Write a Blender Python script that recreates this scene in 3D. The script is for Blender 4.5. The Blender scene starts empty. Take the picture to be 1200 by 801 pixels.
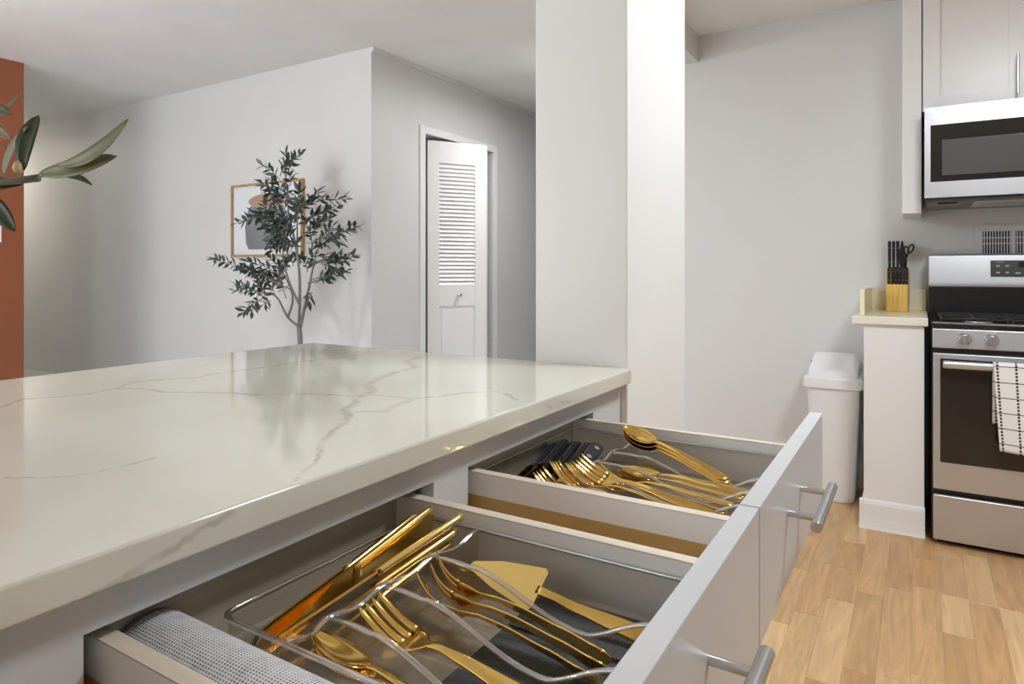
import bpy, bmesh, math, random
from mathutils import Vector, Matrix, Euler
random.seed(7)
S = bpy.context.scene
COL = S.collection
PI = math.pi
rad = math.radians

# ------------------------------------------------------------------ camera
cd = bpy.data.cameras.new('camera')
cam = bpy.data.objects.new('camera', cd); COL.objects.link(cam)
cam.location = (0, 0, 1.12)
cam.rotation_euler = (rad(90), 0, rad(31.526))
cd.sensor_width = 36.0
cd.lens = 776.0 / 1200.0 * 36.0
cd.shift_y = -84.5 / 1200.0
cd.clip_start = 0.02
S.camera = cam

# ------------------------------------------------------------------ world, lights, exposure
w = bpy.data.worlds.new('world'); S.world = w; w.use_nodes = True
bg = w.node_tree.nodes['Background']
bg.inputs[0].default_value = (0.86, 0.93, 1.0, 1); bg.inputs[1].default_value = 1.6

def area(name, loc, target, sx, sy, power, color=(1, 1, 1), spread=180):
    l = bpy.data.lights.new(name, 'AREA'); l.shape = 'RECTANGLE'; l.size = sx; l.size_y = sy
    l.energy = power; l.color = color; l.spread = rad(spread)
    o = bpy.data.objects.new(name, l); COL.objects.link(o); o.location = loc
    d = Vector(target) - Vector(loc)
    o.rotation_euler = d.to_track_quat('-Z', 'Y').to_euler()
    return o
# daylight through the wide window behind the camera
area('daylight_rear', (-3.4, -3.5, 1.25), (-3.4, 0, 1.25), 3.0, 2.1, 72, (0.90, 0.955, 1.0))
S.view_settings.view_transform = 'Standard'
S.view_settings.look = 'None'
S.view_settings.gamma = 1.0
S.view_settings.exposure = 0.13
S.view_settings.use_curve_mapping = False
S.cycles.transparent_max_bounces = 40
S.cycles.max_bounces = 14
S.cycles.diffuse_bounces = 6
S.cycles.glossy_bounces = 6

# ------------------------------------------------------------------ materials
def newmat(name):
    m = bpy.data.materials.new(name); m.use_nodes = True
    nt = m.node_tree
    return m, nt, nt.nodes['Principled BSDF']
def N(nt, t, **k):
    n = nt.nodes.new(t)
    for a, v in k.items(): setattr(n, a, v)
    return n
def noise(nt, scale, detail=3, vec=None, rough=0.5):
    n = N(nt, 'ShaderNodeTexNoise'); n.inputs['Scale'].default_value = scale
    n.inputs['Detail'].default_value = detail; n.inputs['Roughness'].default_value = rough
    if vec: nt.links.new(vec, n.inputs['Vector'])
    return n
def ocoord(nt, scale=(1, 1, 1)):
    t = N(nt, 'ShaderNodeTexCoord'); mp = N(nt, 'ShaderNodeMapping'); mp.inputs['Scale'].default_value = scale
    nt.links.new(t.outputs['Object'], mp.inputs['Vector']); return mp.outputs['Vector']
def bump(nt, b, src, strength, dist=0.002):
    n = N(nt, 'ShaderNodeBump'); n.inputs['Strength'].default_value = strength; n.inputs['Distance'].default_value = dist
    nt.links.new(src, n.inputs['Height']); nt.links.new(n.outputs['Normal'], b.inputs['Normal'])
def paint(name, col, rough=0.5, var=0.03, bscale=220, bstr=0.08, spec=0.4):
    m, nt, b = newmat(name)
    v = ocoord(nt)
    n = noise(nt, 3.0, 4, v)
    r = N(nt, 'ShaderNodeValToRGB')
    r.color_ramp.elements[0].position = 0.3; r.color_ramp.elements[1].position = 0.7
    r.color_ramp.elements[0].color = [c * (1 - var) for c in col] + [1]
    r.color_ramp.elements[1].color = [min(1, c * (1 + var)) for c in col] + [1]
    nt.links.new(n.outputs['Fac'], r.inputs['Fac']); nt.links.new(r.outputs['Color'], b.inputs['Base Color'])
    b.inputs['Roughness'].default_value = rough
    b.inputs['Specular IOR Level'].default_value = spec
    if bstr:
        n2 = noise(nt, bscale, 2, v); bump(nt, b, n2.outputs['Fac'], bstr)
    return m
def metal(name, col, rough, stretch=None, var=0.06, met=1.0):
    m, nt, b = newmat(name)
    b.inputs['Metallic'].default_value = met
    b.inputs['Base Color'].default_value = (*col, 1)
    b.inputs['Roughness'].default_value = rough
    v = ocoord(nt, stretch or (1, 1, 1))
    n = noise(nt, 60 if stretch else 25, 3, v)
    mr = N(nt, 'ShaderNodeMapRange'); mr.inputs['To Min'].default_value = max(0.02, rough - var); mr.inputs['To Max'].default_value = rough + var
    nt.links.new(n.outputs['Fac'], mr.inputs['Value']); nt.links.new(mr.outputs['Result'], b.inputs['Roughness'])
    if stretch: bump(nt, b, n.outputs['Fac'], 0.04, 0.001)
    return m
def plain(name, col, rough=0.5, spec=0.5, emit=0, ecol=None):
    m, nt, b = newmat(name)
    b.inputs['Base Color'].default_value = (*col, 1); b.inputs['Roughness'].default_value = rough
    b.inputs['Specular IOR Level'].default_value = spec
    n = noise(nt, 40, 2, ocoord(nt)); mr = N(nt, 'ShaderNodeMapRange')
    mr.inputs['To Min'].default_value = max(0.02, rough - 0.04); mr.inputs['To Max'].default_value = rough + 0.04
    nt.links.new(n.outputs['Fac'], mr.inputs['Value']); nt.links.new(mr.outputs['Result'], b.inputs['Roughness'])
    if emit:
        b.inputs['Emission Color'].default_value = (*(ecol or col), 1); b.inputs['Emission Strength'].default_value = emit
    return m
def wood(name, tones, stretch, rough=0.4, rnd=True, gscale=14.0, spec=0.4):
    m, nt, b = newmat(name)
    t = N(nt, 'ShaderNodeTexCoord'); oi = N(nt, 'ShaderNodeObjectInfo')
    ad = N(nt, 'ShaderNodeVectorMath', operation='ADD')
    cx = N(nt, 'ShaderNodeVectorMath', operation='SCALE'); cx.inputs[0].default_value = (37.0, 91.0, 13.0)
    nt.links.new(oi.outputs['Random'], cx.inputs['Scale'])
    nt.links.new(t.outputs['Object'], ad.inputs[0]); nt.links.new(cx.outputs[0], ad.inputs[1])
    mp = N(nt, 'ShaderNodeMapping'); mp.inputs['Scale'].default_value = stretch
    nt.links.new(ad.outputs[0], mp.inputs['Vector'])
    n = noise(nt, gscale, 5, mp.outputs['Vector'], 0.62); n.inputs['Distortion'].default_value = 1.4
    r1 = N(nt, 'ShaderNodeValToRGB'); r1.color_ramp.interpolation = 'LINEAR'
    els = r1.color_ramp.elements
    while len(els) < len(tones): els.new(0.5)
    for i, c in enumerate(tones):
        els[i].position = i / (len(tones) - 1); els[i].color = (*c, 1)
    nt.links.new(oi.outputs['Random'], r1.inputs['Fac'])
    mr = N(nt, 'ShaderNodeMapRange'); mr.inputs['From Min'].default_value = 0.3; mr.inputs['From Max'].default_value = 0.7
    mr.inputs['To Min'].default_value = 0.74; mr.inputs['To Max'].default_value = 1.12
    nt.links.new(n.outputs['Fac'], mr.inputs['Value'])
    mx = N(nt, 'ShaderNodeVectorMath', operation='SCALE')
    nt.links.new(r1.outputs['Color'], mx.inputs[0]); nt.links.new(mr.outputs['Result'], mx.inputs['Scale'])
    nt.links.new(mx.outputs[0], b.inputs['Base Color'])
    b.inputs['Roughness'].default_value = rough; b.inputs['Specular IOR Level'].default_value = spec
    bump(nt, b, n.outputs['Fac'], 0.05, 0.001)
    return m

M = {}
M['wall'] = paint('wall_paint', (0.68, 0.68, 0.675), 0.45, 0.015, 160, 0.05)
M['column'] = paint('column_paint', (0.78, 0.775, 0.76), 0.35, 0.015, 90, 0.05)
M['terracotta'] = paint('terracotta_paint', (0.27, 0.085, 0.038), 0.32, 0.04, 160, 0.05)
M['ceiling'] = paint('popcorn_ceiling', (0.80, 0.795, 0.785), 0.9, 0.03, 110, 0.6)
M['trim'] = paint('white_trim', (0.82, 0.82, 0.81), 0.3, 0.01, 60, 0.02)
M['door'] = paint('white_door', (0.83, 0.83, 0.82), 0.35, 0.01, 60, 0.02)
M['cab'] = paint('cabinet_paint', (0.55, 0.55, 0.56), 0.32, 0.012, 60, 0.02)
M['cabw'] = paint('cabinet_white', (0.80, 0.80, 0.795), 0.3, 0.01, 60, 0.02)
M['drawerside'] = paint('drawer_melamine', (0.86, 0.86, 0.86), 0.35, 0.02, 30, 0.02)
M['plastic'] = paint('bin_plastic', (0.78, 0.785, 0.79), 0.38, 0.01, 200, 0.03)
M['black'] = plain('black_enamel', (0.012, 0.012, 0.013), 0.22)
M['blackmatte'] = plain('black_iron', (0.02, 0.02, 0.02), 0.55)
M['dark'] = plain('dark_void', (0.02, 0.018, 0.016), 0.8)
M['glassblack'] = plain('smoked_glass', (0.018, 0.016, 0.016), 0.08, 0.6)
M['mwwindow'] = plain('microwave_screen', (0.10, 0.10, 0.10), 0.15, 0.6)
M['panelgrey'] = plain('display_grey', (0.055, 0.055, 0.055), 0.25)
M['legend'] = plain('pale_legend', (0.45, 0.45, 0.45), 0.5)
M['steel'] = metal('brushed_steel', (0.60, 0.612, 0.635), 0.36, (1, 12, 40), 0.06, 0.78)
M['chrome'] = metal('satin_chrome', (0.66, 0.67, 0.68), 0.22, None, 0.02)
M['gold'] = metal('gold_plate', (0.80, 0.535, 0.15), 0.13, None, 0.04)
M['goldb'] = metal('gold_bright', (0.88, 0.64, 0.22), 0.2, None, 0.05)
M['knifeblack'] = plain('knife_handle_black', (0.012, 0.012, 0.013), 0.38, 0.3)
M['floor_plank'] = wood('oak_plank', [(0.52, 0.29, 0.125), (0.60, 0.365, 0.17), (0.51, 0.31, 0.14), (0.69, 0.46, 0.235), (0.47, 0.25, 0.105), (0.64, 0.41, 0.195), (0.57, 0.34, 0.16)], (1.0, 0.09, 1.0), 0.34, gscale=26)
M['blockwood'] = wood('bamboo_block', [(0.80, 0.49, 0.12), (0.84, 0.53, 0.15)], (1, 1, 0.1), 0.45, gscale=40)
M['framewood'] = wood('frame_wood', [(0.42, 0.27, 0.11), (0.48, 0.31, 0.13)], (1, 1, 1), 0.45)
M['ply'] = wood('plywood_edge', [(0.56, 0.36, 0.13), (0.60, 0.40, 0.16)], (0.15, 1, 1), 0.42)  # tan of shade and warm floor reflection, painted on the drawer sides
M['plygrey'] = wood('plywood_grey', [(0.42, 0.37, 0.30), (0.46, 0.41, 0.34)], (1, 0.12, 1), 0.42)
M['sideedge'] = wood('drawer_edge', [(0.66, 0.57, 0.46), (0.70, 0.62, 0.52)], (0.15, 1, 1), 0.4)
M['bark'] = paint('bark', (0.17, 0.155, 0.15), 0.8, 0.25, 120, 0.4)
M['pot'] = paint('pot_glaze', (0.6, 0.58, 0.55), 0.5, 0.05)
M['vase'] = paint('vase_ceramic', (0.75, 0.73, 0.7), 0.4, 0.03)
M['cream'] = paint('cream_stone', (0.84, 0.79, 0.58), 0.22, 0.05, 300, 0.02)
M['creamedge'] = paint('cream_stone_edge', (0.80, 0.77, 0.68), 0.25, 0.03, 300, 0.02)
M['paper'] = plain('print_paper', (0.74, 0.77, 0.82), 0.3)
M['artgrey'] = paint('print_grey', (0.22, 0.24, 0.26), 0.5, 0.3, 60, 0.0)
M['arttan'] = paint('print_tan', (0.42, 0.28, 0.19), 0.5, 0.2, 60, 0.0)
M['carpet'] = paint('pale_carpet', (0.66, 0.655, 0.64), 0.95, 0.1, 300, 0.3)  # invented pale floor finish, keeps the living room bounce light neutral
M['switch'] = plain('switch_plastic', (0.8, 0.8, 0.78), 0.4)
M['diffuser'] = plain('lamp_diffuser', (0.9, 0.9, 0.88), 0.5, emit=6, ecol=(1, 0.95, 0.88))
M['globe'] = plain('globe_glow', (0.9, 0.9, 0.9), 0.5, emit=92, ecol=(0.93, 0.97, 1.0))  # glow of the globe added to lift the living room ceiling
M['vent'] = plain('vent_enamel', (0.70, 0.70, 0.695), 0.45)

def leafmat(name, a, b2, rough=0.42):
    m, nt, b = newmat(name)
    oi = N(nt, 'ShaderNodeObjectInfo'); r = N(nt, 'ShaderNodeValToRGB')
    r.color_ramp.elements[0].color = (*a, 1); r.color_ramp.elements[1].color = (*b2, 1)
    nt.links.new(oi.outputs['Random'], r.inputs['Fac'])
    n = noise(nt, 60, 3, ocoord(nt)); mr = N(nt, 'ShaderNodeMapRange')
    mr.inputs['To Min'].default_value = 0.7; mr.inputs['To Max'].default_value = 1.3
    nt.links.new(n.outputs['Fac'], mr.inputs['Value'])
    mx = N(nt, 'ShaderNodeVectorMath', operation='SCALE')
    nt.links.new(r.outputs['Color'], mx.inputs[0]); nt.links.new(mr.outputs['Result'], mx.inputs['Scale'])
    nt.links.new(mx.outputs[0], b.inputs['Base Color']); b.inputs['Roughness'].default_value = rough
    return m
M['leaf'] = leafmat('olive_leaf', (0.03, 0.052, 0.04), (0.10, 0.125, 0.085))
M['leafbig'] = leafmat('branch_leaf_dark', (0.03, 0.048, 0.014), (0.05, 0.07, 0.022))
M['leafpale'] = leafmat('branch_leaf_pale', (0.165, 0.16, 0.07), (0.20, 0.19, 0.09))
M['stem'] = paint('branch_stem', (0.13, 0.13, 0.09), 0.6, 0.2)
M['bud'] = plain('branch_bud', (0.45, 0.38, 0.2), 0.5)

def acrylic(name='clear_acrylic', tint=(0.955, 0.945, 0.93), base=0.055):
    m, nt, b = newmat(name)
    nt.nodes.remove(b)
    out = nt.nodes['Material Output']
    tr = N(nt, 'ShaderNodeBsdfTransparent'); tr.inputs[0].default_value = (*tint, 1)
    gl = N(nt, 'ShaderNodeBsdfGlossy'); gl.inputs['Roughness'].default_value = 0.06
    fr0 = N(nt, 'ShaderNodeLayerWeight'); fr0.inputs['Blend'].default_value = 0.5
    fr = N(nt, 'ShaderNodeMath', operation='POWER'); fr.inputs[1].default_value = 4.0; nt.links.new(fr0.outputs['Facing'], fr.inputs[0])
    n = noise(nt, 12, 2, ocoord(nt)); bm = N(nt, 'ShaderNodeBump'); bm.inputs['Strength'].default_value = 0.06
    nt.links.new(n.outputs['Fac'], bm.inputs['Height']); nt.links.new(bm.outputs['Normal'], gl.inputs['Normal'])
    ad = N(nt, 'ShaderNodeMath', operation='ADD'); ad.inputs[1].default_value = base; ad.use_clamp = True
    nt.links.new(fr.outputs[0], ad.inputs[0])
    mx = N(nt, 'ShaderNodeMixShader')
    nt.links.new(ad.outputs[0], mx.inputs[0]); nt.links.new(tr.outputs[0], mx.inputs[1]); nt.links.new(gl.outputs[0], mx.inputs[2])
    nt.links.new(mx.outputs[0], out.inputs['Surface'])
    return m
M['acrylic'] = acrylic()
M['acrylicrim'] = acrylic('clear_acrylic_edge', (0.96, 0.955, 0.945), 0.42)

def weave(name, light, dark, fu, fv, gap=0.3):
    m, nt, b = newmat(name)
    uv = N(nt, 'ShaderNodeUVMap'); sp = N(nt, 'ShaderNodeSeparateXYZ'); nt.links.new(uv.outputs[0], sp.inputs[0])
    outs = []
    for ax, f in (('X', fu), ('Y', fv)):
        mu = N(nt, 'ShaderNodeMath', operation='MULTIPLY'); mu.inputs[1].default_value = f * 2 * PI
        si = N(nt, 'ShaderNodeMath', operation='SINE'); nt.links.new(sp.outputs[ax], mu.inputs[0]); nt.links.new(mu.outputs[0], si.inputs[0]); outs.append(si.outputs[0])
    mxm = N(nt, 'ShaderNodeMath', operation='MAXIMUM'); nt.links.new(outs[0], mxm.inputs[0]); nt.links.new(outs[1], mxm.inputs[1])
    n = noise(nt, 90, 2, uv.outputs[0])
    ad = N(nt, 'ShaderNodeMath', operation='ADD'); nt.links.new(mxm.outputs[0], ad.inputs[0])
    ns = N(nt, 'ShaderNodeMath', operation='MULTIPLY_ADD'); ns.inputs[1].default_value = 1.6; ns.inputs[2].default_value = -0.8
    nt.links.new(n.outputs['Fac'], ns.inputs[0]); nt.links.new(ns.outputs[0], ad.inputs[1])
    r = N(nt, 'ShaderNodeValToRGB'); r.color_ramp.elements[0].position = gap - 0.12; r.color_ramp.elements[1].position = gap + 0.3
    r.color_ramp.elements[0].color = (*dark, 1); r.color_ramp.elements[1].color = (*light, 1)
    nt.links.new(ad.outputs[0], r.inputs['Fac']); nt.links.new(r.outputs['Color'], b.inputs['Base Color'])
    b.inputs['Roughness'].default_value = 0.55
    bump(nt, b, ad.outputs[0], 0.35, 0.0012)
    return m
M['weave'] = weave('woven_liner', (0.70, 0.70, 0.70), (0.22, 0.215, 0.21), 300, 420, 0.12)
M['matgrey'] = weave('grey_grip_mat', (0.075, 0.08, 0.08), (0.022, 0.024, 0.025), 330, 330, 0.2)

def towelmat():
    m, nt, b = newmat('towel_cloth')
    uv = N(nt, 'ShaderNodeUVMap'); sp = N(nt, 'ShaderNodeSeparateXYZ'); nt.links.new(uv.outputs[0], sp.inputs[0])
    def line(src, period, off, width):
        a = N(nt, 'ShaderNodeMath', operation='ADD'); a.inputs[1].default_value = off; nt.links.new(src, a.inputs[0])
        p = N(nt, 'ShaderNodeMath', operation='PINGPONG'); p.inputs[1].default_value = period / 2; nt.links.new(a.outputs[0], p.inputs[0])
        l = N(nt, 'ShaderNodeMath', operation='LESS_THAN'); l.inputs[1].default_value = width / 2; nt.links.new(p.outputs[0], l.inputs[0])
        return l.outputs[0]
    vline = line(sp.outputs['X'], 0.058, 0.0, 0.0075)
    dash = line(sp.outputs['Y'], 0.0125, 0.0, 0.0085)
    hline = line(sp.outputs['Y'], 0.058, 0.028, 0.0032)
    mu = N(nt, 'ShaderNodeMath', operation='MULTIPLY'); nt.links.new(vline, mu.inputs[0]); nt.links.new(dash, mu.inputs[1])
    mx = N(nt, 'ShaderNodeMath', operation='MAXIMUM'); nt.links.new(mu.outputs[0], mx.inputs[0]); nt.links.new(hline, mx.inputs[1])
    mc = N(nt, 'ShaderNodeMix', data_type='RGBA')
    mc.inputs['A'].default_value = (0.80, 0.79, 0.77, 1); mc.inputs['B'].default_value = (0.03, 0.03, 0.032, 1)
    nt.links.new(mx.outputs[0], mc.inputs['Factor']); nt.links.new(mc.outputs['Result'], b.inputs['Base Color'])
    b.inputs['Roughness'].default_value = 0.9
    n = noise(nt, 400, 2, ocoord(nt)); bump(nt, b, n.outputs['Fac'], 0.2, 0.001)
    return m
M['towel'] = towelmat()

V1 = [(-1.168, 0.443), (-1.214, 0.491), (-1.183, 0.527), (-1.168, 0.571), (-1.188, 0.614), (-1.152, 0.636), (-1.109, 0.643), (-1.084, 0.64), (-1.004, 0.68), (-0.971, 0.7), (-0.928, 0.7), (-0.881, 0.747), (-0.834, 0.767), (-0.786, 0.779), (-0.774, 0.803), (-0.747, 0.812), (-0.691, 0.812), (-0.668, 0.842), (-0.646, 0.9), (-0.612, 0.939), (-0.568, 0.921), (-0.538, 0.89)]
V2 = [(-1.188, 0.614), (-1.222, 0.675), (-1.201, 0.733), (-1.168, 0.753), (-1.188, 0.84), (-1.169, 0.934), (-1.183, 1.002), (-1.155, 1.103), (-1.147, 1.201), (-1.15, 1.301)]
V3 = [(-1.01, 1.247), (-0.978, 1.144), (-0.903, 1.083), (-0.888, 0.985), (-0.837, 0.869), (-0.783, 0.825), (-0.761, 0.769), (-0.705, 0.692), (-0.651, 0.632), (-0.612, 0.562), (-0.595, 0.541), (-0.552, 0.502)]
V3B = [(-0.693, 0.699), (-0.661, 0.719), (-0.682, 0.802)]
V4 = [(-0.774, 0.293), (-0.716, 0.332), (-0.708, 0.357), (-0.714, 0.414)]
V5 = [(-0.552, 0.502), (-0.517, 0.433)]
def quartz():
    m, nt, b = newmat('veined_quartz')
    tc = N(nt, 'ShaderNodeTexCoord')
    p0 = tc.outputs['Object']
    def distort(vec, scale, amt):
        n = noise(nt, scale, 3, vec)
        s = N(nt, 'ShaderNodeVectorMath', operation='SUBTRACT'); s.inputs[1].default_value = (0.5, 0.5, 0.5)
        nt.links.new(n.outputs['Color'], s.inputs[0])
        k = N(nt, 'ShaderNodeVectorMath', operation='SCALE'); k.inputs['Scale'].default_value = amt; nt.links.new(s.outputs[0], k.inputs[0])
        a = N(nt, 'ShaderNodeVectorMath', operation='ADD'); nt.links.new(vec, a.inputs[0]); nt.links.new(k.outputs[0], a.inputs[1])
        return a.outputs[0]
    p = distort(distort(p0, 22, 0.022), 90, 0.008)
    def veins(polys):
        cur = None
        for L, wdt in polys:
            for a, c in zip(L[:-1], L[1:]):
                a = Vector(a if len(a) == 3 else (*a, 0.915)); c = Vector(c if len(c) == 3 else (*c, 0.915)); ba = c - a
                s = N(nt, 'ShaderNodeVectorMath', operation='SUBTRACT'); s.inputs[1].default_value = a; nt.links.new(p, s.inputs[0])
                d = N(nt, 'ShaderNodeVectorMath', operation='DOT_PRODUCT'); d.inputs[1].default_value = ba / max(1e-9, ba.length_squared); nt.links.new(s.outputs[0], d.inputs[0])
                cl = N(nt, 'ShaderNodeClamp'); nt.links.new(d.outputs['Value'], cl.inputs['Value'])
                k = N(nt, 'ShaderNodeVectorMath', operation='SCALE'); k.inputs[0].default_value = ba; nt.links.new(cl.outputs[0], k.inputs['Scale'])
                e = N(nt, 'ShaderNodeVectorMath', operation='DISTANCE'); nt.links.new(s.outputs[0], e.inputs[0]); nt.links.new(k.outputs[0], e.inputs[1])
                dv = N(nt, 'ShaderNodeMath', operation='DIVIDE'); dv.inputs[1].default_value = wdt; nt.links.new(e.outputs['Value'], dv.inputs[0])
                if cur is None: cur = dv.outputs[0]
                else:
                    mn = N(nt, 'ShaderNodeMath', operation='MINIMUM'); nt.links.new(cur, mn.inputs[0]); nt.links.new(dv.outputs[0], mn.inputs[1]); cur = mn.outputs[0]
        return cur
    edge = [(-0.499, 0.385, 0.915), (-0.506, 0.356, 0.908), (-0.506, 0.325, 0.903), (-0.506, 0.306, 0.897), (-0.506, 0.28, 0.892), (-0.506, 0.243, 0.884)]
    edge2 = [(-0.506, 0.93, 0.905), (-0.506, 0.97, 0.897), (-0.506, 1.02, 0.893)]
    d = veins([(V1, 0.008), (V2, 0.007), (V3[:6], 0.016), (V3[5:9], 0.013), (V3[8:], 0.007), (V3B, 0.009), (V4, 0.004), (V5, 0.004), (edge, 0.0055), (edge2, 0.003)])
    r = N(nt, 'ShaderNodeMapRange'); r.interpolation_type = 'SMOOTHSTEP'
    r.inputs['From Min'].default_value = 1.0; r.inputs['From Max'].default_value = 0.15
    r.inputs['To Min'].default_value = 0.0; r.inputs['To Max'].default_value = 1.0
    nt.links.new(d, r.inputs['Value'])
    n = noise(nt, 30, 4, p0); mr = N(nt, 'ShaderNodeMapRange'); mr.inputs['From Min'].default_value = 0.3; mr.inputs['From Max'].default_value = 0.7
    mr.inputs['To Min'].default_value = 0.15; mr.inputs['To Max'].default_value = 0.6
    nt.links.new(n.outputs['Fac'], mr.inputs['Value'])
    mu = N(nt, 'ShaderNodeMath', operation='MULTIPLY'); nt.links.new(r.outputs['Result'], mu.inputs[0]); nt.links.new(mr.outputs['Result'], mu.inputs[1])
    nb = noise(nt, 3.5, 3, p0); rb = N(nt, 'ShaderNodeValToRGB')
    rb.color_ramp.elements[0].color = (0.595, 0.568, 0.475, 1); rb.color_ramp.elements[1].color = (0.665, 0.643, 0.56, 1)
    rb.color_ramp.elements[0].position = 0.3; rb.color_ramp.elements[1].position = 0.7
    nt.links.new(nb.outputs['Fac'], rb.inputs['Fac'])
    mc = N(nt, 'ShaderNodeMix', data_type='RGBA'); mc.inputs['B'].default_value = (0.28, 0.235, 0.165, 1)
    nt.links.new(mu.outputs[0], mc.inputs['Factor']); nt.links.new(rb.outputs['Color'], mc.inputs['A'])
    nt.links.new(mc.outputs['Result'], b.inputs['Base Color'])
    b.inputs['Roughness'].default_value = 0.07; b.inputs['Specular IOR Level'].default_value = 0.55
    return m
M['quartz'] = quartz()

# ------------------------------------------------------------------ mesh helpers
class MB:
    def __init__(s): s.v = []; s.f = []; s.uv = None
    def add(s, vs, fs):
        o = len(s.v); s.v += [tuple(v) for v in vs]; s.f += [tuple(i + o for i in f) for f in fs]; return s
    def box(s, x0, y0, z0, x1, y1, z1):
        v = [(x0, y0, z0), (x1, y0, z0), (x1, y1, z0), (x0, y1, z0), (x0, y0, z1), (x1, y0, z1), (x1, y1, z1), (x0, y1, z1)]
        return s.add(v, [(3, 2, 1, 0), (4, 5, 6, 7), (0, 1, 5, 4), (1, 2, 6, 5), (2, 3, 7, 6), (3, 0, 4, 7)])
    def loft(s, rings, closed=True, caps=True):
        n = len(rings[0]); vs = [p for r in rings for p in r]; fs = []
        for i in range(len(rings) - 1):
            for j in range(n if closed else n - 1):
                k = (j + 1) % n
                fs.append((i * n + j, i * n + k, (i + 1) * n + k, (i + 1) * n + j))
        if caps:
            fs.append(tuple(range(n - 1, -1, -1))); fs.append(tuple((len(rings) - 1) * n + j for j in range(n)))
        return s.add(vs, fs)
    def tube(s, pts, radii, n=8):
        pts = [Vector(p) for p in pts]
        if not hasattr(radii, '__len__'): radii = [radii] * len(pts)
        rings = []; u = None
        for i, p in enumerate(pts):
            t = (pts[min(i + 1, len(pts) - 1)] - pts[max(i - 1, 0)]).normalized()
            if u is None:
                u = t.orthogonal().normalized()
            u = (u - t * u.dot(t)).normalized(); v2 = t.cross(u)
            rings.append([p + (u * math.cos(2 * PI * j / n) + v2 * math.sin(2 * PI * j / n)) * radii[i] for j in range(n)])
        return s.loft(rings)
    def lathe(s, prof, c=(0, 0, 0), n=24, axis='z'):
        rings = []
        for r, z in prof:
            rg = []
            for j in range(n):
                a = 2 * PI * j / n; x, y = r * math.cos(a), r * math.sin(a)
                rg.append((c[0] + x, c[1] + y, c[2] + z) if axis == 'z' else (c[0] + x, c[1] - z, c[2] + y))
            rings.append(rg)
        return s.loft(rings)
    def prism(s, poly, a0, a1, axis='y'):
        def P(p, a):
            return {'x': (a, p[0], p[1]), 'y': (p[0], a, p[1]), 'z': (p[0], p[1], a)}[axis]
        return s.loft([[P(p, a0) for p in poly], [P(p, a1) for p in poly]])

ORG = {}
def thing(name, label, cat, loc=(0, 0, 0), group=None, rot=None):
    o = bpy.data.objects.new(name, None); COL.objects.link(o); o.location = loc
    o.empty_display_size = 0.05
    if rot is not None: o.rotation_euler = rot
    o['label'] = label; o['category'] = cat
    if group: o['group'] = group
    ORG[o] = Vector(loc)
    return o
def tag(o, label, cat, group=None):
    o['label'] = label; o['category'] = cat
    if group: o['group'] = group
    return o
def obj(name, mb, mat, parent=None, smooth=False, bevel=0, seg=2, uv=None):
    """parent None: geometry in world coordinates, origin moved to the base centre.
       parent given: geometry in world coordinates when the parent was built at a location, stored relative to it."""
    me = bpy.data.meshes.new(name)
    if parent is not None:
        off = ORG.get(parent, Vector((0, 0, 0)))
    else:
        xs = [v[0] for v in mb.v]; ys = [v[1] for v in mb.v]; zs = [v[2] for v in mb.v]
        off = Vector(((min(xs) + max(xs)) / 2, (min(ys) + max(ys)) / 2, min(zs)))
    if mat is M['quartz']: off = Vector((0, 0, 0))
    me.from_pydata([Vector(v) - off for v in mb.v], [], mb.f)
    bm = bmesh.new(); bm.from_mesh(me); bmesh.ops.recalc_face_normals(bm, faces=bm.faces); bm.to_mesh(me); bm.free()
    if uv:
        ul = me.uv_layers.new(name='UVMap')
        for lp in me.loops: ul.data[lp.index].uv = uv[lp.vertex_index]
    me.materials.append(mat)
    o = bpy.data.objects.new(name, me); COL.objects.link(o)
    if parent is not None:
        o.parent = parent; ORG[o] = off
    else:
        o.location = off; ORG[o] = off
    if smooth:
        for p in me.polygons: p.use_smooth = True
    if bevel:
        bv = o.modifiers.new('bevel', 'BEVEL'); bv.width = bevel; bv.segments = seg; bv.limit_method = 'ANGLE'; bv.angle_limit = rad(40)
        for p in me.polygons: p.use_smooth = True
        wn = o.modifiers.new('wn', 'WEIGHTED_NORMAL')
    return o
def B(*a): return MB().box(*a)
def struct(name, mb, mat, parent=None, **k):
    o = obj(name, mb, mat, parent, **k)
    if parent is None: o['kind'] = 'structure'
    return o
def dup(root, label=None, loc=None, rot=None):
    c = root.copy(); COL.objects.link(c)
    if label: c['label'] = label
    if loc is not None: c.location = loc
    if rot is not None: c.rotation_euler = rot
    for ch in list(root.children):
        d = ch.copy(); COL.objects.link(d); d.parent = c
        for g in list(ch.children):
            e = g.copy(); COL.objects.link(e); e.parent = d
    return c

# ------------------------------------------------------------------ setting
CZ = 2.489
LY = 3.017      # living wall
CX_ = -2.865    # closet wall
KY = 3.88       # kitchen wall
XW, XE, YS, YN = -8.2, 2.3, -3.6, 6.6
struct('floor_living', B(XW - .2, YS - .2, -0.12, -1.2, YN + .2, -0.0005), M['carpet'])  # unseen living floor, made pale for neutral bounce light
fl = struct('floor', B(-1.2, YS - .2, -0.12, XE + .2, YN + .2, -0.0005), M['floor_plank'])
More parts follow.
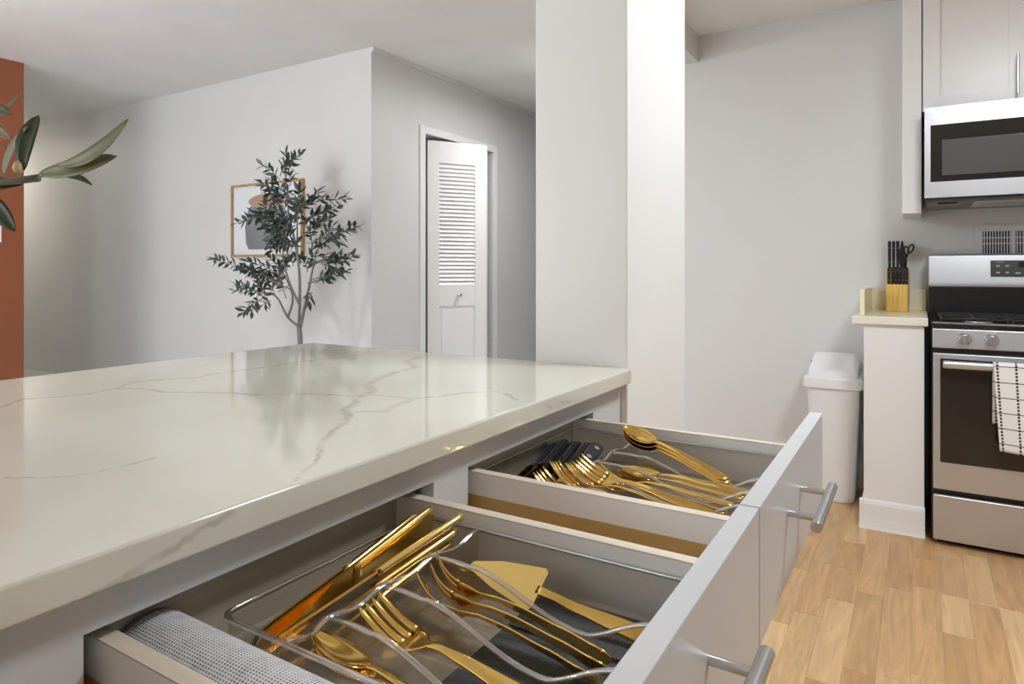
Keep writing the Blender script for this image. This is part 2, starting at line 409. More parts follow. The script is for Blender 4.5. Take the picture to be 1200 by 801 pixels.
# oak planks that can be told apart in the kitchen aisle, each a piece of the floor
PW = 0.082
plank_meshes = {}
x = -0.92; row = 0
while x < 1.45:
    y = 0.55 - random.random() * 0.5
    while y < 3.86:
        L = random.choice((0.28, 0.36, 0.44, 0.52, 0.6))
        y1 = min(y + L, 3.87)
        if y1 - y > 0.1:
            key = round(y1 - y, 2)
            if key not in plank_meshes:
                me = bpy.data.meshes.new('plank')
                g = 0.0004; hw = PW / 2; hl = key / 2
                b_ = MB()
                b_.loft([[(-hw + g, -hl + g, 0), (hw - g, -hl + g, 0), (hw - g, hl - g, 0), (-hw + g, hl - g, 0)],
                         [(-hw + g, -hl + g, .0022), (hw - g, -hl + g, .0022), (hw - g, hl - g, .0022), (-hw + g, hl - g, .0022)],
                         [(-hw + .0012, -hl + .0012, .003), (hw - .0012, -hl + .0012, .003), (hw - .0012, hl - .0012, .003), (-hw + .0012, hl - .0012, .003)]])
                me.from_pydata(b_.v, [], b_.f); me.materials.append(M['floor_plank']); plank_meshes[key] = me
            o = bpy.data.objects.new('plank', plank_meshes[key]); COL.objects.link(o)
            o.parent = fl
            o.location = Vector((x + PW / 2, (y + y + key) / 2, -0.003)) - fl.location + Vector((0, 0, 0.0005))
        y = y1
    x += PW; row += 1
struct('ceiling', B(XW - .2, YS - .2, CZ, XE + .2, YN + .2, CZ + .1), M['ceiling'])
# living wall and the closet wall that turns the corner
struct('wall_living', B(XW, LY, 0, CX_, LY + .12, CZ), M['wall'])
DY0, DY1, DZ = 3.525, 4.372, 2.045
cw = MB().box(CX_ - .12, LY + .12, 0, CX_, DY0, CZ).box(CX_ - .12, DY1, 0, CX_, YN, CZ).box(CX_ - .12, DY0, DZ, CX_, DY1, CZ)
struct('wall_closet', cw, M['wall'])
struct('wall_closet_back', MB().box(-3.75, LY + .12, 0, -3.65, YN, CZ).box(-3.65, 4.9, 0, CX_ - .12, 5.0, CZ), M['wall'])
struct('trim_1', B(CX_, LY - 0.0, CZ - .03, CX_ + .016, YN, CZ), M['wall'])
struct('baseboard_living', B(XW, LY - .014, 0, CX_ + .014, LY, .155), M['trim'])
struct('baseboard_closet', MB().box(CX_, LY, 0, CX_ + .014, DY0 - .06, .155).box(CX_, DY1 + .06, 0, CX_ + .014, YN, .155), M['trim'])
# terracotta wall and the hall beyond it
struct('wall_terracotta', B(-5.174, YS, 0, -5.054, 2.05, CZ), M['terracotta'])
struct('wall_hall', B(XW, 1.93, 0, -5.174, 2.05, CZ), M['wall'])
struct('wall_left', B(XW - .1, YS, 0, XW, YN, CZ), M['wall'])
struct('wall_far', B(CX_ - .9, YN, 0, XE, YN + .1, CZ), M['wall'])
# kitchen wall with its soffit, and the column at the island's end
struct('wall_kitchen', B(-1.72, KY, 0, XE, KY + .12, CZ), M['wall'])
struct('trim_2', B(-1.45, 2.6, 2.336, -1.098, KY, CZ), M['wall'])
struct('wall_column', B(-0.7365, 1.3005, 0, -0.5155, 1.70, CZ), M['column'], bevel=.004)
struct('baseboard_kitchen', B(-1.72, KY - .014, 0, -.20, KY, .115), M['trim'])
# walls behind the camera with the windows the light comes through
struct('wall_right', B(XE, YS, 0, XE + .1, YN, CZ), M['wall'])
struct('wall_rear', MB().box(XW, YS - .1, 0, -5.0, YS, CZ).box(-1.8, YS - .1, 0, XE, YS, CZ).box(-5.0, YS - .1, 2.35, -1.8, YS, CZ).box(-5.0, YS - .1, 0, -1.8, YS, .15), M['wall'])
wf = MB().box(-5.0, YS - .08, .15, -4.94, YS - .02, 2.35).box(-1.86, YS - .08, .15, -1.8, YS - .02, 2.35).box(-3.43, YS - .08, .15, -3.37, YS - .02, 2.35)
wf.box(-4.94, YS - .08, .15, -1.86, YS - .02, .2).box(-4.94, YS - .08, 2.3, -1.86, YS - .02, 2.35)
struct('window_1', wf, M['trim'])

# end wall of the cooking run with its base moulding
pier = struct('wall_pier', B(-.203, 3.27, 0, .022, KY - .001, .883), M['cabw'], bevel=.002)
bb = MB().prism([(3.27, 0), (3.27, .125), (3.263, .118), (3.258, .105), (3.256, .05), (3.250, .012), (3.246, 0)], -.219, .024, 'x')
obj('baseboard', bb, M['cabw'], pier)
obj('baseboard', MB().prism([(-.203, 0), (-.203, .125), (-.21, .118), (-.215, .105), (-.217, .05), (-.223, 0)], 3.256, KY - .02, 'y'), M['cabw'], pier)

# ------------------------------------------------------------------ louvred folding door in the closet wall
CS = .052
casing = MB().box(CX_ - .001, DY0 - CS, 0, CX_ + .016, DY0, DZ + CS).box(CX_ - .001, DY1, 0, CX_ + .016, DY1 + CS, DZ + CS).box(CX_ - .001, DY0, DZ, CX_ + .016, DY1, DZ + CS)
struct('trim_3', casing, M['trim'], bevel=.003)
def leaf_panel(p, q, name, parent, knob=False):
    p = Vector((*p, 0)); q = Vector((*q, 0)); d = (q - p); L = d.length; d.normalize(); n = Vector((-d.y, d.x, 0))
    if n.x < 0: n = -n
    T = .028; z0, z1 = .015, 2.018
    def bx(a0, a1, b0, b1, t0, t1, mb):
        c = [p + d * a + n * t for a, t in ((a0, t0), (a1, t0), (a1, t1), (a0, t1))]
        mb.loft([[(*v.xy, b0) for v in c], [(*v.xy, b1) for v in c]])
    sw = .085; lz0, lz1 = 1.015, 1.865
    fr = MB()
    bx(0, sw, z0, z1, -T / 2, T / 2, fr); bx(L - sw, L, z0, z1, -T / 2, T / 2, fr)
    bx(sw, L - sw, lz1, z1, -T / 2, T / 2, fr); bx(sw, L - sw, .865, lz0, -T / 2, T / 2, fr); bx(sw, L - sw, z0, .16, -T / 2, T / 2, fr)
    root = obj('door_leaf', fr, M['door'], parent, bevel=.0015)
    pn = MB(); bx(sw, L - sw, .16, .865, -T / 2 + .004, T / 2 - .010, pn); bx(sw + .02, L - sw - .02, .18, .845, -T / 2 + .004, T / 2 - .004, pn)
    obj('panel', pn, M['door'], root, bevel=.003)
    ns = 30
    for i in range(ns):
        zc = lz0 + (i + .5) * (lz1 - lz0) / ns
        s_ = MB(); h = .0215
        c = [(-.011, zc + h * .75), (-.008, zc + h * .95), (.012, zc - h * .62), (.009, zc - h * .85)]
        s_.loft([[tuple((p + d * a + n * t).xy) + (z,) for t, z in c] for a in (sw - .002, L - sw + .002)])
        obj('slat', s_, M['door'], root)
    if knob:
        kp = p + d * (L * .52) + n * (T / 2)
        k = MB(); rings = []
        for r, t in ((.0085, 0), (.007, .006), (.006, .012), (.015, .017), (.0175, .024), (.0145, .031), (.005, .034)):
            rings.append([tuple(kp + n * t + d * r * math.cos(a) + Vector((0, 0, .945)) + Vector((0, 0, r * math.sin(a)))) for a in [2 * PI * j / 16 for j in range(16)]])
        k.loft(rings)
        o = obj('knob', k, M['chrome'], root, smooth=True); o['label'] = 'small round chrome knob'
    return root
door = thing('door_1', 'white louvred bifold door standing ajar in the closet wall', 'door', (-2.80, 3.95, 0))
del door['label'], door['category']; door['kind'] = 'structure'
leaf_panel((-2.905, 3.607), (-2.668, 3.978), 'lead', door, True)
leaf_panel((-2.905, 4.340), (-2.672, 3.986), 'hinged', door)

# ------------------------------------------------------------------ island
FX = -0.531          # face of the island carcass
IY0, IY1 = -1.15, 1.2985
isl = thing('kitchen_island', 'grey painted kitchen island with two cutlery drawers pulled open under the pale slab', 'kitchen island', (-0.97, 0.08, 0))
c = MB()
c.box(-1.43, IY0, .1, -1.41, IY1, .884)                              # back
c.box(-1.41, IY0, .1, FX - .02, IY0 + .02, .884); c.box(-1.41, IY1 - .02, .1, FX - .02, IY1, .884)
c.box(-1.41, .216, .1, FX - .02, .234, .884); c.box(-1.41, .693, .1, FX - .02, .729, .884)
c.box(-1.41, IY0 + .02, .1, FX - .02, IY1 - .02, .118)
c.box(-1.41, IY0 + .02, .868, -.7, IY1 - .02, .884)
c.box(-1.40, IY0 + .02, 0, FX - .08, IY1 - .0, .1)
obj('carcass', c, M['cab'], isl)
OZ0, OZ1 = .748, .8475
obj('top_rail', B(FX - .02, IY0, OZ1, FX, IY1, .8845), M['cab'], isl)
for a, b2 in ((.673, .749), (.197, .254), (1.163, IY1)):
    obj('stile', B(FX - .02, a, .1, FX, b2, OZ1), M['cab'], isl)
obj('lower_rail', B(FX - .02, .254, .71, FX, .673, OZ0), M['cab'], isl)
obj('lower_rail', B(FX - .02, .749, .71, FX, 1.163, OZ0), M['cab'], isl)
def bar_handle(name, parent, x, y, z, L, along='y', proj=.036, r=.0065):
    h = MB()
    if along == 'y':
        h.tube([(x + proj, y - L / 2, z), (x + proj, y + L / 2, z)], r, 20)
        for s_ in (-1, 1):
            h.tube([(x - .001, y + s_ * L * .31, z), (x + proj, y + s_ * L * .31, z)], r * .62, 14)
    else:
        h.tube([(x, y - proj, z - L / 2), (x, y - proj, z + L / 2)], r, 20)
        for s_ in (-1, 1):
            h.tube([(x, y + .001, z + s_ * L * .31), (x, y - proj, z + s_ * L * .31)], r * .62, 14)
    o = obj(name, h, M['chrome'], parent, bevel=.0006, seg=1)
    return o
# doors under the drawers, closed
for a, b2, hy in ((.2, .69, .62), (.706, 1.206, .78)):
    d_ = obj('door', B(FX, a, .11, FX + .02, b2, .735), M['cab'], isl, bevel=.0015)
    bar_handle('handle', d_, FX + .02, hy, .64, .15)
# closed drawer and door to the left
d_ = obj('drawer', B(FX, IY0, .742, FX + .02, .1935, .881), M['cab'], isl, bevel=.0015)
bar_handle('handle', d_, FX + .02, -.45, .812, .15)
d_ = obj('door', B(FX, IY0, .11, FX + .02, .1935, .735), M['cab'], isl, bevel=.0015)
# the two open drawers
DX0, DX1 = -.578, -.156
def drawer(y0, y1, fy0, fy1, hy):
    zt = .836; zb = .757; t = .0145
    fr = obj('drawer', B(-.156, fy0, .739, -.136, fy1, .881), M['cab'], isl, bevel=.0012)
    bar_handle('handle', fr, -.136, hy, .8235, .17)
    for ya, yb in ((y0, y0 + t), (y1 - t, y1)):
        outer = ya if ya == y0 else yb
        obj('side', B(DX0, ya, zb, DX1, yb, zt - .0015), M['drawerside'], fr)
        obj('side_edge', B(DX0, ya, zt - .0015, DX1, yb, zt), M['sideedge'], fr)
        obj('side_base', B(DX0, outer - .0006, zb, DX1, outer + .0006, .8035), M['ply'], fr)  # lower band paints shade and warm floor reflection onto the white side
    obj('back', B(DX0, y0 + t, zb, DX0 + t, y1 - t, zt - .002), M['plygrey'], fr)
    obj('bottom', B(DX0 + t, y0 + t, zb + .003, DX1, y1 - t, zb + .009), M['plygrey'], fr)
    return fr
drawer(.268, .653, .1975, .6965, .455)
drawer(.768, 1.157, .6995, 1.213, .917)
# worktop
ct = MB().box(-1.455, -1.2, .885, -.506, 1.2985, .915)
ct = obj('worktop', ct, M['quartz'], bevel=.0035, seg=3)
tag(ct, 'thick cream quartz worktop with brown veins, lying on the island', 'countertop')

# ------------------------------------------------------------------ cutlery trays
def rrect(x0, y0, x1, y1, r, z, n=6):
    out = []
    for cx, cy, a0 in ((x1 - r, y1 - r, 0), (x0 + r, y1 - r, 90), (x0 + r, y0 + r, 180), (x1 - r, y0 + r, 270)):
        for i in range(n + 1):
            a = rad(a0 + 90 * i / n); out.append((cx + r * math.cos(a), cy + r * math.sin(a), z))
    return out
TF = .7685; TR = .820
def wavy(xa, xb, peak=TR - .001, low=.786):
    pts = []
    for i in range(41):
        t = i / 40; x_ = xa + (xb - xa) * t
        if t < .18: z = peak - .0015 + .0015 * math.sin(t / .18 * PI)
        elif t < .64:
            u = (t - .18) / .46; z = peak - (peak - low) * (0.5 - 0.5 * math.cos(PI * u ** .92))
        elif t < .93:
            u = (t - .64) / .29; z = low + (peak - .004 - low) * (0.5 - 0.5 * math.cos(PI * u ** .8))
        else: z = peak - .004
        pts.append((x_, z))
    return pts
def tray(label, x0, y0, x1, y1, xc, dividers):
    t = thing('cutlery_tray', label, 'cutlery tray', ((x0 + x1) / 2, (y0 + y1) / 2, TF - .0025))
    r = .014; wl = .0022
    sh = MB()
    rings = [rrect(x0 + .004, y0 + .004, x1 - .004, y1 - .004, r, TF - .002),
             rrect(x0 + .001, y0 + .001, x1 - .001, y1 - .001, r, TF + .006),
             rrect(x0 + .001, y0 + .001, x1 - .001, y1 - .001, r, TR - .004)]
    rings += [rrect(x0 + .001 + wl, y0 + .001 + wl, x1 - .001 - wl, y1 - .001 - wl, r - .002, TR - .004),
              rrect(x0 + .001 + wl, y0 + .001 + wl, x1 - .001 - wl, y1 - .001 - wl, r - .002, TF + .006),
              rrect(x0 + .008, y0 + .008, x1 - .008, y1 - .008, r, TF)]
    sh.loft(rings)
    obj('wall', sh, M['acrylic'], t, smooth=False)
    rm = MB()
    pr = [(-.002, -.003), (-.002, 0), (.0, .0010), (.0016, .0004), (.002, -.003)]
    loops = [rrect(x0 + .001 + a, y0 + .001 + a, x1 - .001 - a, y1 - .001 - a, r, TR + z) for a, z in pr]
    n = len(loops[0]); rm.loft(loops + [loops[0]], True, False)
    obj('rim', rm, M['acrylicrim'], t, smooth=True)
    def div(prof, yc, along):
        th = .0012
        d_ = MB()
        zb = TF + .0005
        if along == 'x':
            ring = lambda y_: [(p[0], y_, p[1]) for p in prof] + [(prof[-1][0], y_, zb), (prof[0][0], y_, zb)]
        else:
            ring = lambda x_: [(x_, p[0], p[1]) for p in prof] + [(x_, prof[-1][0], zb), (x_, prof[0][0], zb)]
        d_.loft([ring(yc - th), ring(yc + th)])
        o = obj('divider', d_, M['acrylic'], t)
        # bright rounded top edge
        e = MB()
        if along == 'x': pts = [(p[0], yc, p[1]) for p in prof]
        else: pts = [(yc, p[0], p[1]) for p in prof]
        e.tube(pts, .0020, 10)
        ax_ = 1 if along == 'x' else 0
        e.v = [tuple(yc + (c_ - yc) * 1.7 if i_ == ax_ else c_ for i_, c_ in enumerate(v_)) for v_ in e.v]
        obj('divider_edge', e, M['acrylicrim'], o, smooth=True)
        return o
    ys = [y0 + .003] + list(dividers) + [y1 - .003]
    cp = []
    for a, b2 in zip(ys[:-1], ys[1:]):
        for i in range(13):
            u = i / 12
            cp.append((a + (b2 - a) * u, TR - .001 - .006 * math.sin(PI * u) ** 2))
    cp = sorted(set(cp))
    div(cp, xc, 'y')
    for yd in dividers:
        o = div(wavy(xc, x1 - .004), yd, 'x')
        obj('rib', MB().tube([(x1 - .022, yd, TF + .001), (x1 - .022, yd, TR - .004)], .0024, 8), M['acrylicrim'], o, smooth=True)
    return t
tray('clear acrylic cutlery tray in the nearer drawer, beside the woven liner roll', -.520, .3585, -.1575, .636, -.436, (.408, .475, .552))
tray('clear acrylic cutlery tray in the farther drawer, holding black handled steak knives', -.560, .785, -.1575, 1.140, -.432, (.829, .893, .956, 1.021))

# ------------------------------------------------------------------ cutlery makers: local frame, handle end at origin, +X to the working end, +Z up
def strip(secs, th, ny=8):
    """secs: (x, z, halfwidth, cup) -> closed thin lofted solid"""
    mb = MB(); rings = []
    for x_, z, hw, cup in secs:
        top = []; bot = []
        for j in range(ny + 1):
            u = -1 + 2 * j / ny
            zz = z + cup * (u * u)
            edge = (1 - u ** 4) * .5 + .5
            top.append((x_, u * hw, zz + th / 2 * edge)); bot.append((x_, u * hw, zz - th / 2 * edge))
        rings.append(top + bot[::-1])
    return mb.loft(rings)
def lerp_secs(keys, n):
    out = []
    xs = [k[0] for k in keys]
    for i in range(n + 1):
        x_ = xs[0] + (xs[-1] - xs[0]) * i / n
        k = 0
        while k < len(xs) - 2 and x_ > xs[k + 1]: k += 1
        u = (x_ - xs[k]) / (xs[k + 1] - xs[k]); u = u * u * (3 - 2 * u)
        out.append(tuple([x_] + [keys[k][j] + (keys[k + 1][j] - keys[k][j]) * u for j in (1, 2, 3)]))
    return out
HANDLE = [(0, .002, .004, 0), (.003, .002, .0085, -.0005), (.012, .0025, .0105, -.001), (.05, .006, .0085, -.001), (.10, .009, .0055, -.0006), (.125, .0085, .0036, 0), (.138, .006, .0036, 0)]
def make_fork():
    r = thing('fork', 'x', 'fork')
    obj('handle', strip(lerp_secs(HANDLE, 22) + [(.143, .0035, .0062, .0003), (.149, .0012, .0112, .001), (.156, -.0005, .0143, .0015), (.164, -.001, .0146, .0016)], .0026), M['gold'], r, smooth=True)
    for k in range(4):
        yc = (k - 1.5) * .0081
        secs = []
        for i in range(9):
            t = i / 8; x_ = .162 + .044 * t
            secs.append((x_, -.0006 + .019 * t ** 1.7 + .0016 * (yc / .0125) ** 2, (.0034 - .0009 * t) if i < 8 else .0010, 0))
        mb = strip(secs, .0022, 4); mb.v = [(v[0], v[1] + yc * (1 - .06 * (v[0] - .162) / .044), v[2]) for v in mb.v]
        obj('tine', mb, M['gold'], r, smooth=True)
    return r
def make_spoon():
    r = thing('spoon', 'x', 'spoon')
    obj('handle', strip(lerp_secs(HANDLE, 22), .0026), M['gold'], r, smooth=True)
    bowl = []
    n = 16
    for i in range(n + 1):
        t = i / n; x_ = .134 + .066 * t
        hw = .0195 * math.sin(PI * min(1, t ** .74)) ** .72 + .0015
        if i in (0,): hw = .0036
        dep = .0085 * math.sin(PI * t) ** .8
        bowl.append((x_, .006 - dep + .004 * t, hw, dep))
    obj('bowl', strip(bowl, .0018, 10), M['gold'], r, smooth=True)
    return r
def make_knife():
    r = thing('table_knife', 'x', 'knife')
    obj('handle', strip([(0, 0, .006, 0), (.002, 0, .0105, 0), (.01, 0, .0122, 0), (.06, 0, .0105, 0), (.115, 0, .009, 0), (.122, 0, .009, 0)], .0084), M['goldb'], r, smooth=True)
    bl = MB()
    prof = [(.118, -.009), (.13, -.0105), (.17, -.012), (.205, -.0125), (.224, -.0105), (.235, -.004), (.2365, .002), (.230, .0078), (.205, .009), (.17, .009), (.118, .009)]
    bl.prism(prof, -.0012, .0012, 'z')
    obj('blade', bl, M['gold'], r)
    return r
def make_steak():
    r = thing('steak_knife', 'x', 'knife')
    h = MB(); prof = [(0, -.004), (.003, -.0095), (.012, -.0125), (.03, -.011), (.06, -.0085), (.09, -.0085), (.105, -.0105), (.105, .0085), (.06, .0085), (.02, .0095), (.004, .008), (0, .003)]
    h.prism(prof, -.0075, .0075, 'z')
    ho = obj('handle', h, M['knifeblack'], r, bevel=.002)
    tg = MB().prism([(p[0] * 1.0 - .0006 if p[0] < .01 else p[0], p[1] * 1.07) for p in prof], -.0012, .0012, 'z')
    obj('tang', tg, M['chrome'], ho)
    for x_ in (.018, .052, .088):
        obj('rivet', MB().lathe([(.0043, -.0082), (.0043, .0082)], (x_, -.001, 0), 12), M['chrome'], ho)
    b_ = MB().prism([(.104, -.011), (.16, -.0115), (.20, -.008), (.218, .001), (.222, .0075), (.16, .0085), (.104, .0085)], -.0008, .0008, 'z')
    obj('blade', b_, M['gold'], r)
    return r
def pose(o, tail, tip, roll=0.0, L=None):
    tail = Vector(tail); tip = Vector(tip); ax = (tip - tail).normalized()
    zr = Vector((0, 0, 1)); yv = zr.cross(ax).normalized(); zv = ax.cross(yv)
    R = Matrix((ax, yv, zv)).transposed()
    Rr = R @ Matrix.Rotation(rad(roll), 3, 'X')
    o.rotation_euler = Rr.to_euler(); o.location = tail
    return o
protos = {'fork': make_fork(), 'spoon': make_spoon(), 'knife': make_knife(), 'steak': make_steak()}
usedp = set()
def place(kind, label, group, tail, tip, roll=0, scale=1.0):
    p = protos[kind]
    if kind in usedp: o = dup(p)
    else: o = p; usedp.add(kind)
    o['label'] = label; o['group'] = group
    if scale != 1.0: o.scale = (scale,) * 3
    else: o.scale = (1, 1, 1)
    pose(o, tail, tip, roll); return o
gk = 'gold table knives along the back of the nearer tray'
place('knife', 'gold table knife on edge, rearmost in the back slot of the nearer tray', gk, (-.507, .612, .818), (-.506, .385, .784), 78).scale = (1, 1.5, 1)
place('knife', 'gold table knife on edge, second from the back of the nearer tray', gk, (-.487, .614, .829), (-.500, .386, .786), 74).scale = (1, 1.5, 1)
place('knife', 'gold table knife whose bright handle rises highest over the nearer tray rim', gk, (-.448, .617, .836), (-.492, .388, .787), 38)
place('knife', 'gold table knife just below the highest one in the nearer tray', gk, (-.455, .614, .819), (-.480, .384, .781), 33)
place('knife', 'gold table knife lying lowest, against the cross divider of the nearer tray', gk, (-.461, .612, .803), (-.462, .380, .776), 40)
gf = 'gold forks stacked in the second slot of the nearer tray'
place('fork', 'gold fork on its side, uppermost of the stack in the nearer tray', gf, (-.222, .522, .788), (-.428, .532, .807), 62)
place('fork', 'gold fork on its side, in the middle of the stack in the nearer tray', gf, (-.220, .512, .784), (-.427, .520, .802), 58)
place('fork', 'gold fork on its side, lowest of the stack in the nearer tray', gf, (-.226, .501, .781), (-.430, .508, .797), 50)
gg = 'gold forks in the third slot of the nearer tray'
place('fork', 'gold fork with spread tines tipped up over the cross divider of the nearer tray', gg, (-.214, .444, .778), (-.430, .452, .798), -10, 1.06)
gs = 'gold spoons in the slot beside the liner roll'
place('spoon', 'gold spoon with upturned bowl, upper of two beside the woven liner roll', gs, (-.240, .384, .784), (-.434, .386, .806), 20)
place('spoon', 'gold spoon with upturned bowl, lower of two beside the woven liner roll', gs, (-.234, .380, .779), (-.430, .384, .799), 20)
# pie server in the far slot of the near tray
ps = thing('cake_server', 'gold cake server with a wedge blade leaning in the nearer tray', 'cake server')
obj('handle', strip(lerp_secs([(0, .002, .004, 0), (.003, .002, .0085, 0), (.012, .0025, .0105, -.001), (.05, .006, .008, -.001), (.10, .008, .005, 0), (.125, .014, .004, 0), (.142, .016, .005, 0)], 20), .003), M['gold'], ps, smooth=True)
bl = MB().prism([(.138, -.019), (.142, -.023), (.19, -.015), (.224, -.004), (.227, .002), (.222, .006), (.19, .015), (.142, .023), (.138, .019)], .0152, .0170, 'z')
obj('blade', bl, M['goldb'], ps)
pose(ps, (-.188, .588, .776), (-.426, .600, .789), -38)
# farther tray
gsk = 'black handled steak knives in the farther tray'
for i, (lab, tail, tip, roll) in enumerate((
    ('steak knife with a black riveted handle, rearmost in the farther tray', (-.548, 1.045, .803), (-.520, .822, .782), -62),
    ('steak knife with a black riveted handle, second from the back of the farther tray', (-.533, 1.052, .810), (-.505, .830, .783), -70),
    ('steak knife with a black riveted handle, middle one of the five', (-.512, 1.058, .808), (-.487, .836, .783), -84),
    ('steak knife with a black riveted handle, second nearest the forks', (-.492, 1.058, .808), (-.470, .838, .783), -74),
    ('steak knife showing three bright rivets flat on its side, nearest the forks', (-.471, 1.055, .812), (-.451, .834, .785), -32))):
    place('steak', lab, gsk, tail, (tip[0], tip[1] - .01, tip[2]), roll, 1.12)
gs2 = 'gold spoons stacked in the last slot of the farther tray'
for i in range(3):
    place('spoon', ('gold spoon with shining bowl, topmost of the stack in the farther tray', 'gold spoon in the middle of the stack in the farther tray', 'gold spoon at the bottom of the stack in the farther tray')[i], gs2,
          (-.252 + .004 * i, 1.054 - .004 * i, .793 - .004 * i), (-.450 - .003 * i, 1.110 - .005 * i, .834 - .004 * i), -10, 1.04)
gt = 'gold teaspoons in the slot beside the spoon stack'
for i, (dy, dz) in enumerate(((0, .016), (-.018, .012), (.012, .006), (-.008, .001))):
    place('spoon', ('uppermost gold teaspoon in the slot beside the big spoons', 'second gold teaspoon down, nearest the divider', 'gold teaspoon lying by the spoon stack divider', 'lowest gold teaspoon in the slot beside the big spoons')[i], gt,
          (-.206 - .004 * i, .990 + dy, .782 + dz), (-.404, .992 + dy * .5, .780 + dz), 8 if i % 2 else -6)
gd = 'gold salad forks in the middle slot of the farther tray'
for i, (dy, dz) in enumerate(((0, .018), (-.014, .010), (.012, .004))):
    place('fork', ('gold salad fork on top in the middle slot of the farther tray', 'gold salad fork below, nearer side of the middle slot', 'lowest gold salad fork in the middle slot of the farther tray')[i], gd,
          (-.212 - .006 * i, .922 + dy, .782 + dz), (-.418, .926 + dy * .4, .786 + dz), 4)
ge = 'gold forks with raised tines in the near slots of the farther tray'
for i, (tail, tip, roll) in enumerate((((-.222, .868, .800), (-.422, .880, .826), -18), ((-.234, .862, .794), (-.426, .866, .818), 8), ((-.238, .852, .786), (-.428, .852, .810), 0),
                                       ((-.252, .812, .790), (-.436, .842, .822), 12), ((-.262, .804, .784), (-.440, .824, .812), -8))):
    place('fork', ('gold fork with gleaming tines highest above the farther tray', 'gold fork just under the highest gleaming one', 'gold fork lowest in the fourth slot of the farther tray',
                   'upper gold fork slanting against the near side of the farther drawer', 'lower gold fork along the near side of the farther drawer')[i], ge, tail, tip, roll)

# woven liner: a roll lying along the near side of the drawer, and the grey grip mat in the trays' slots
def rollmesh(y, z, r, x0, x1):
    mb = MB(); uv = []
    nx, na = 60, 40
    for k, rr in enumerate((r, r - .0025)):
        rings = []
        for i in range(nx + 1):
            t = i / nx
            ring = []
            for j in range(na):
                a = 2 * PI * j / na
                rj = rr * (1 + .012 * math.sin(3 * a + 5 * t) - .02 * t * math.cos(a))
                ring.append((x0 + (x1 - x0) * t, y + rj * math.cos(a), z + rj * math.sin(a)))
                uv.append((t * (x1 - x0), (a / (2 * PI)) * 2 * PI * r))
            rings.append(ring)
        mb.loft(rings, True, False)
    n = nx + 1
    # close the ends
    for i in (0, nx):
        for j in range(na):
            k = (j + 1) % na
            mb.f.append((i * na + j, i * na + k, n * na + i * na + k, n * na + i * na + j))
    return mb, uv
mb, uv = rollmesh(.3185, .7985, .0325, -.556, -.162)
lr = obj('liner_roll', mb, M['weave'], smooth=True, uv=uv)
tag(lr, 'roll of grey woven drawer liner lying along the nearer drawer side', 'drawer liner')
mats = (('second', .412, .471), ('third', .479, .548), ('last', .556, .628))
for nm, a, b2 in mats:
    mb = MB().box(-.345, a, TF + .0006, -.166, b2, TF + .0022)
    o = obj('grip_mat', mb, M['matgrey'], uv=[(v[0], v[1]) for v in mb.v])
    tag(o, {'second': 'dark grey grip mat under the single fork in the nearer tray', 'third': 'dark grey grip mat under the stacked forks in the nearer tray', 'last': 'dark grey grip mat under the cake server in the nearer tray'}[nm], 'grip mat', 'dark grip mats in the nearer tray')

# ------------------------------------------------------------------ cooker
SX, SY = .046, 3.204
st = thing('gas_range', 'stainless steel gas range with black cooktop and glass oven door', 'range', (SX + .381, SY + .33, 0))
x0, x1 = SX, SX + .762
obj('body', MB().box(x0, SY + .03, .02, x1, KY - .02, .885).box(x0 + .02, SY + .05, 0.0, x1 - .02, KY - .05, .02), M['black'], st)
dr = obj('storage_drawer', B(x0 + .006, SY, .022, x1 - .006, SY + .03, .206), M['steel'], st, bevel=.006)
od = obj('oven_door', B(x0 + .006, SY - .006, .231, x1 - .006, SY + .03, .782), M['steel'], st, bevel=.004)
obj('window', B(x0 + .03, SY - .0085, .342, x1 - .03, SY - .004, .762), M['glassblack'], od, bevel=.002)
h = MB()
hy, hz = SY - .052, .743
rings = []
for x_, rr in ((x0 + .038, .006), (x0 + .040, .0125), (x0 + .05, .0135), (x1 - .05, .0135), (x1 - .040, .0125), (x1 - .038, .006)):
    rings.append([(x_, hy + rr * .8 * math.cos(2 * PI * j / 16), hz + rr * 1.15 * math.sin(2 * PI * j / 16)) for j in range(16)])
h.loft(rings)
for xx in (x0 + .055, x1 - .055): h.box(xx - .012, hy, hz - .010, xx + .012, SY - .004, hz + .010)
obj('handle', h, M['steel'], od, smooth=False, bevel=.002)
cp = MB().prism([(SY - .002, .806), (SY + .002, .803), (SY + .04, .803), (SY + .04, .884), (SY + .010, .884), (SY + .004, .880)], x0 + .004, x1 - .004, 'x')
cpo = obj('control_panel', cp, M['steel'], st, bevel=.003)
for i in range(5):
    kx = (x0 + .112, x0 + .200, x0 + .381, x1 - .200, x1 - .112)[i]
    k = MB().lathe([(.026, 0), (.026, .004), (.021, .008), (.0195, .026), (.018, .030)], (kx, SY + .004, .8425), 28, 'y')
    k.box(kx - .0045, SY - .036, .8245, kx + .0045, SY - .020, .8605)
    obj('knob', k, M['chrome'], cpo, bevel=.0012)
obj('gap_shadow_strip', B(x0 + .006, SY + .012, .782, x1 - .006, SY + .03, .803), M['black'], st)
ctp = MB().prism([(SY - .002, .886), (SY - .004, .890), (SY - .004, .902), (SY + .004, .908), (SY + .03, .908), (SY + .06, .897), (KY - .17, .897), (KY - .15, .905), (KY - .03, .905), (KY - .03, .886)], x0, x1, 'x')
obj('cooktop', ctp, M['black'], st, bevel=.002)
obj('cooktop_trim', B(x0 + .004, SY - .0045, .904, x1 - .004, SY - .001, .9075), M['steel'], st)
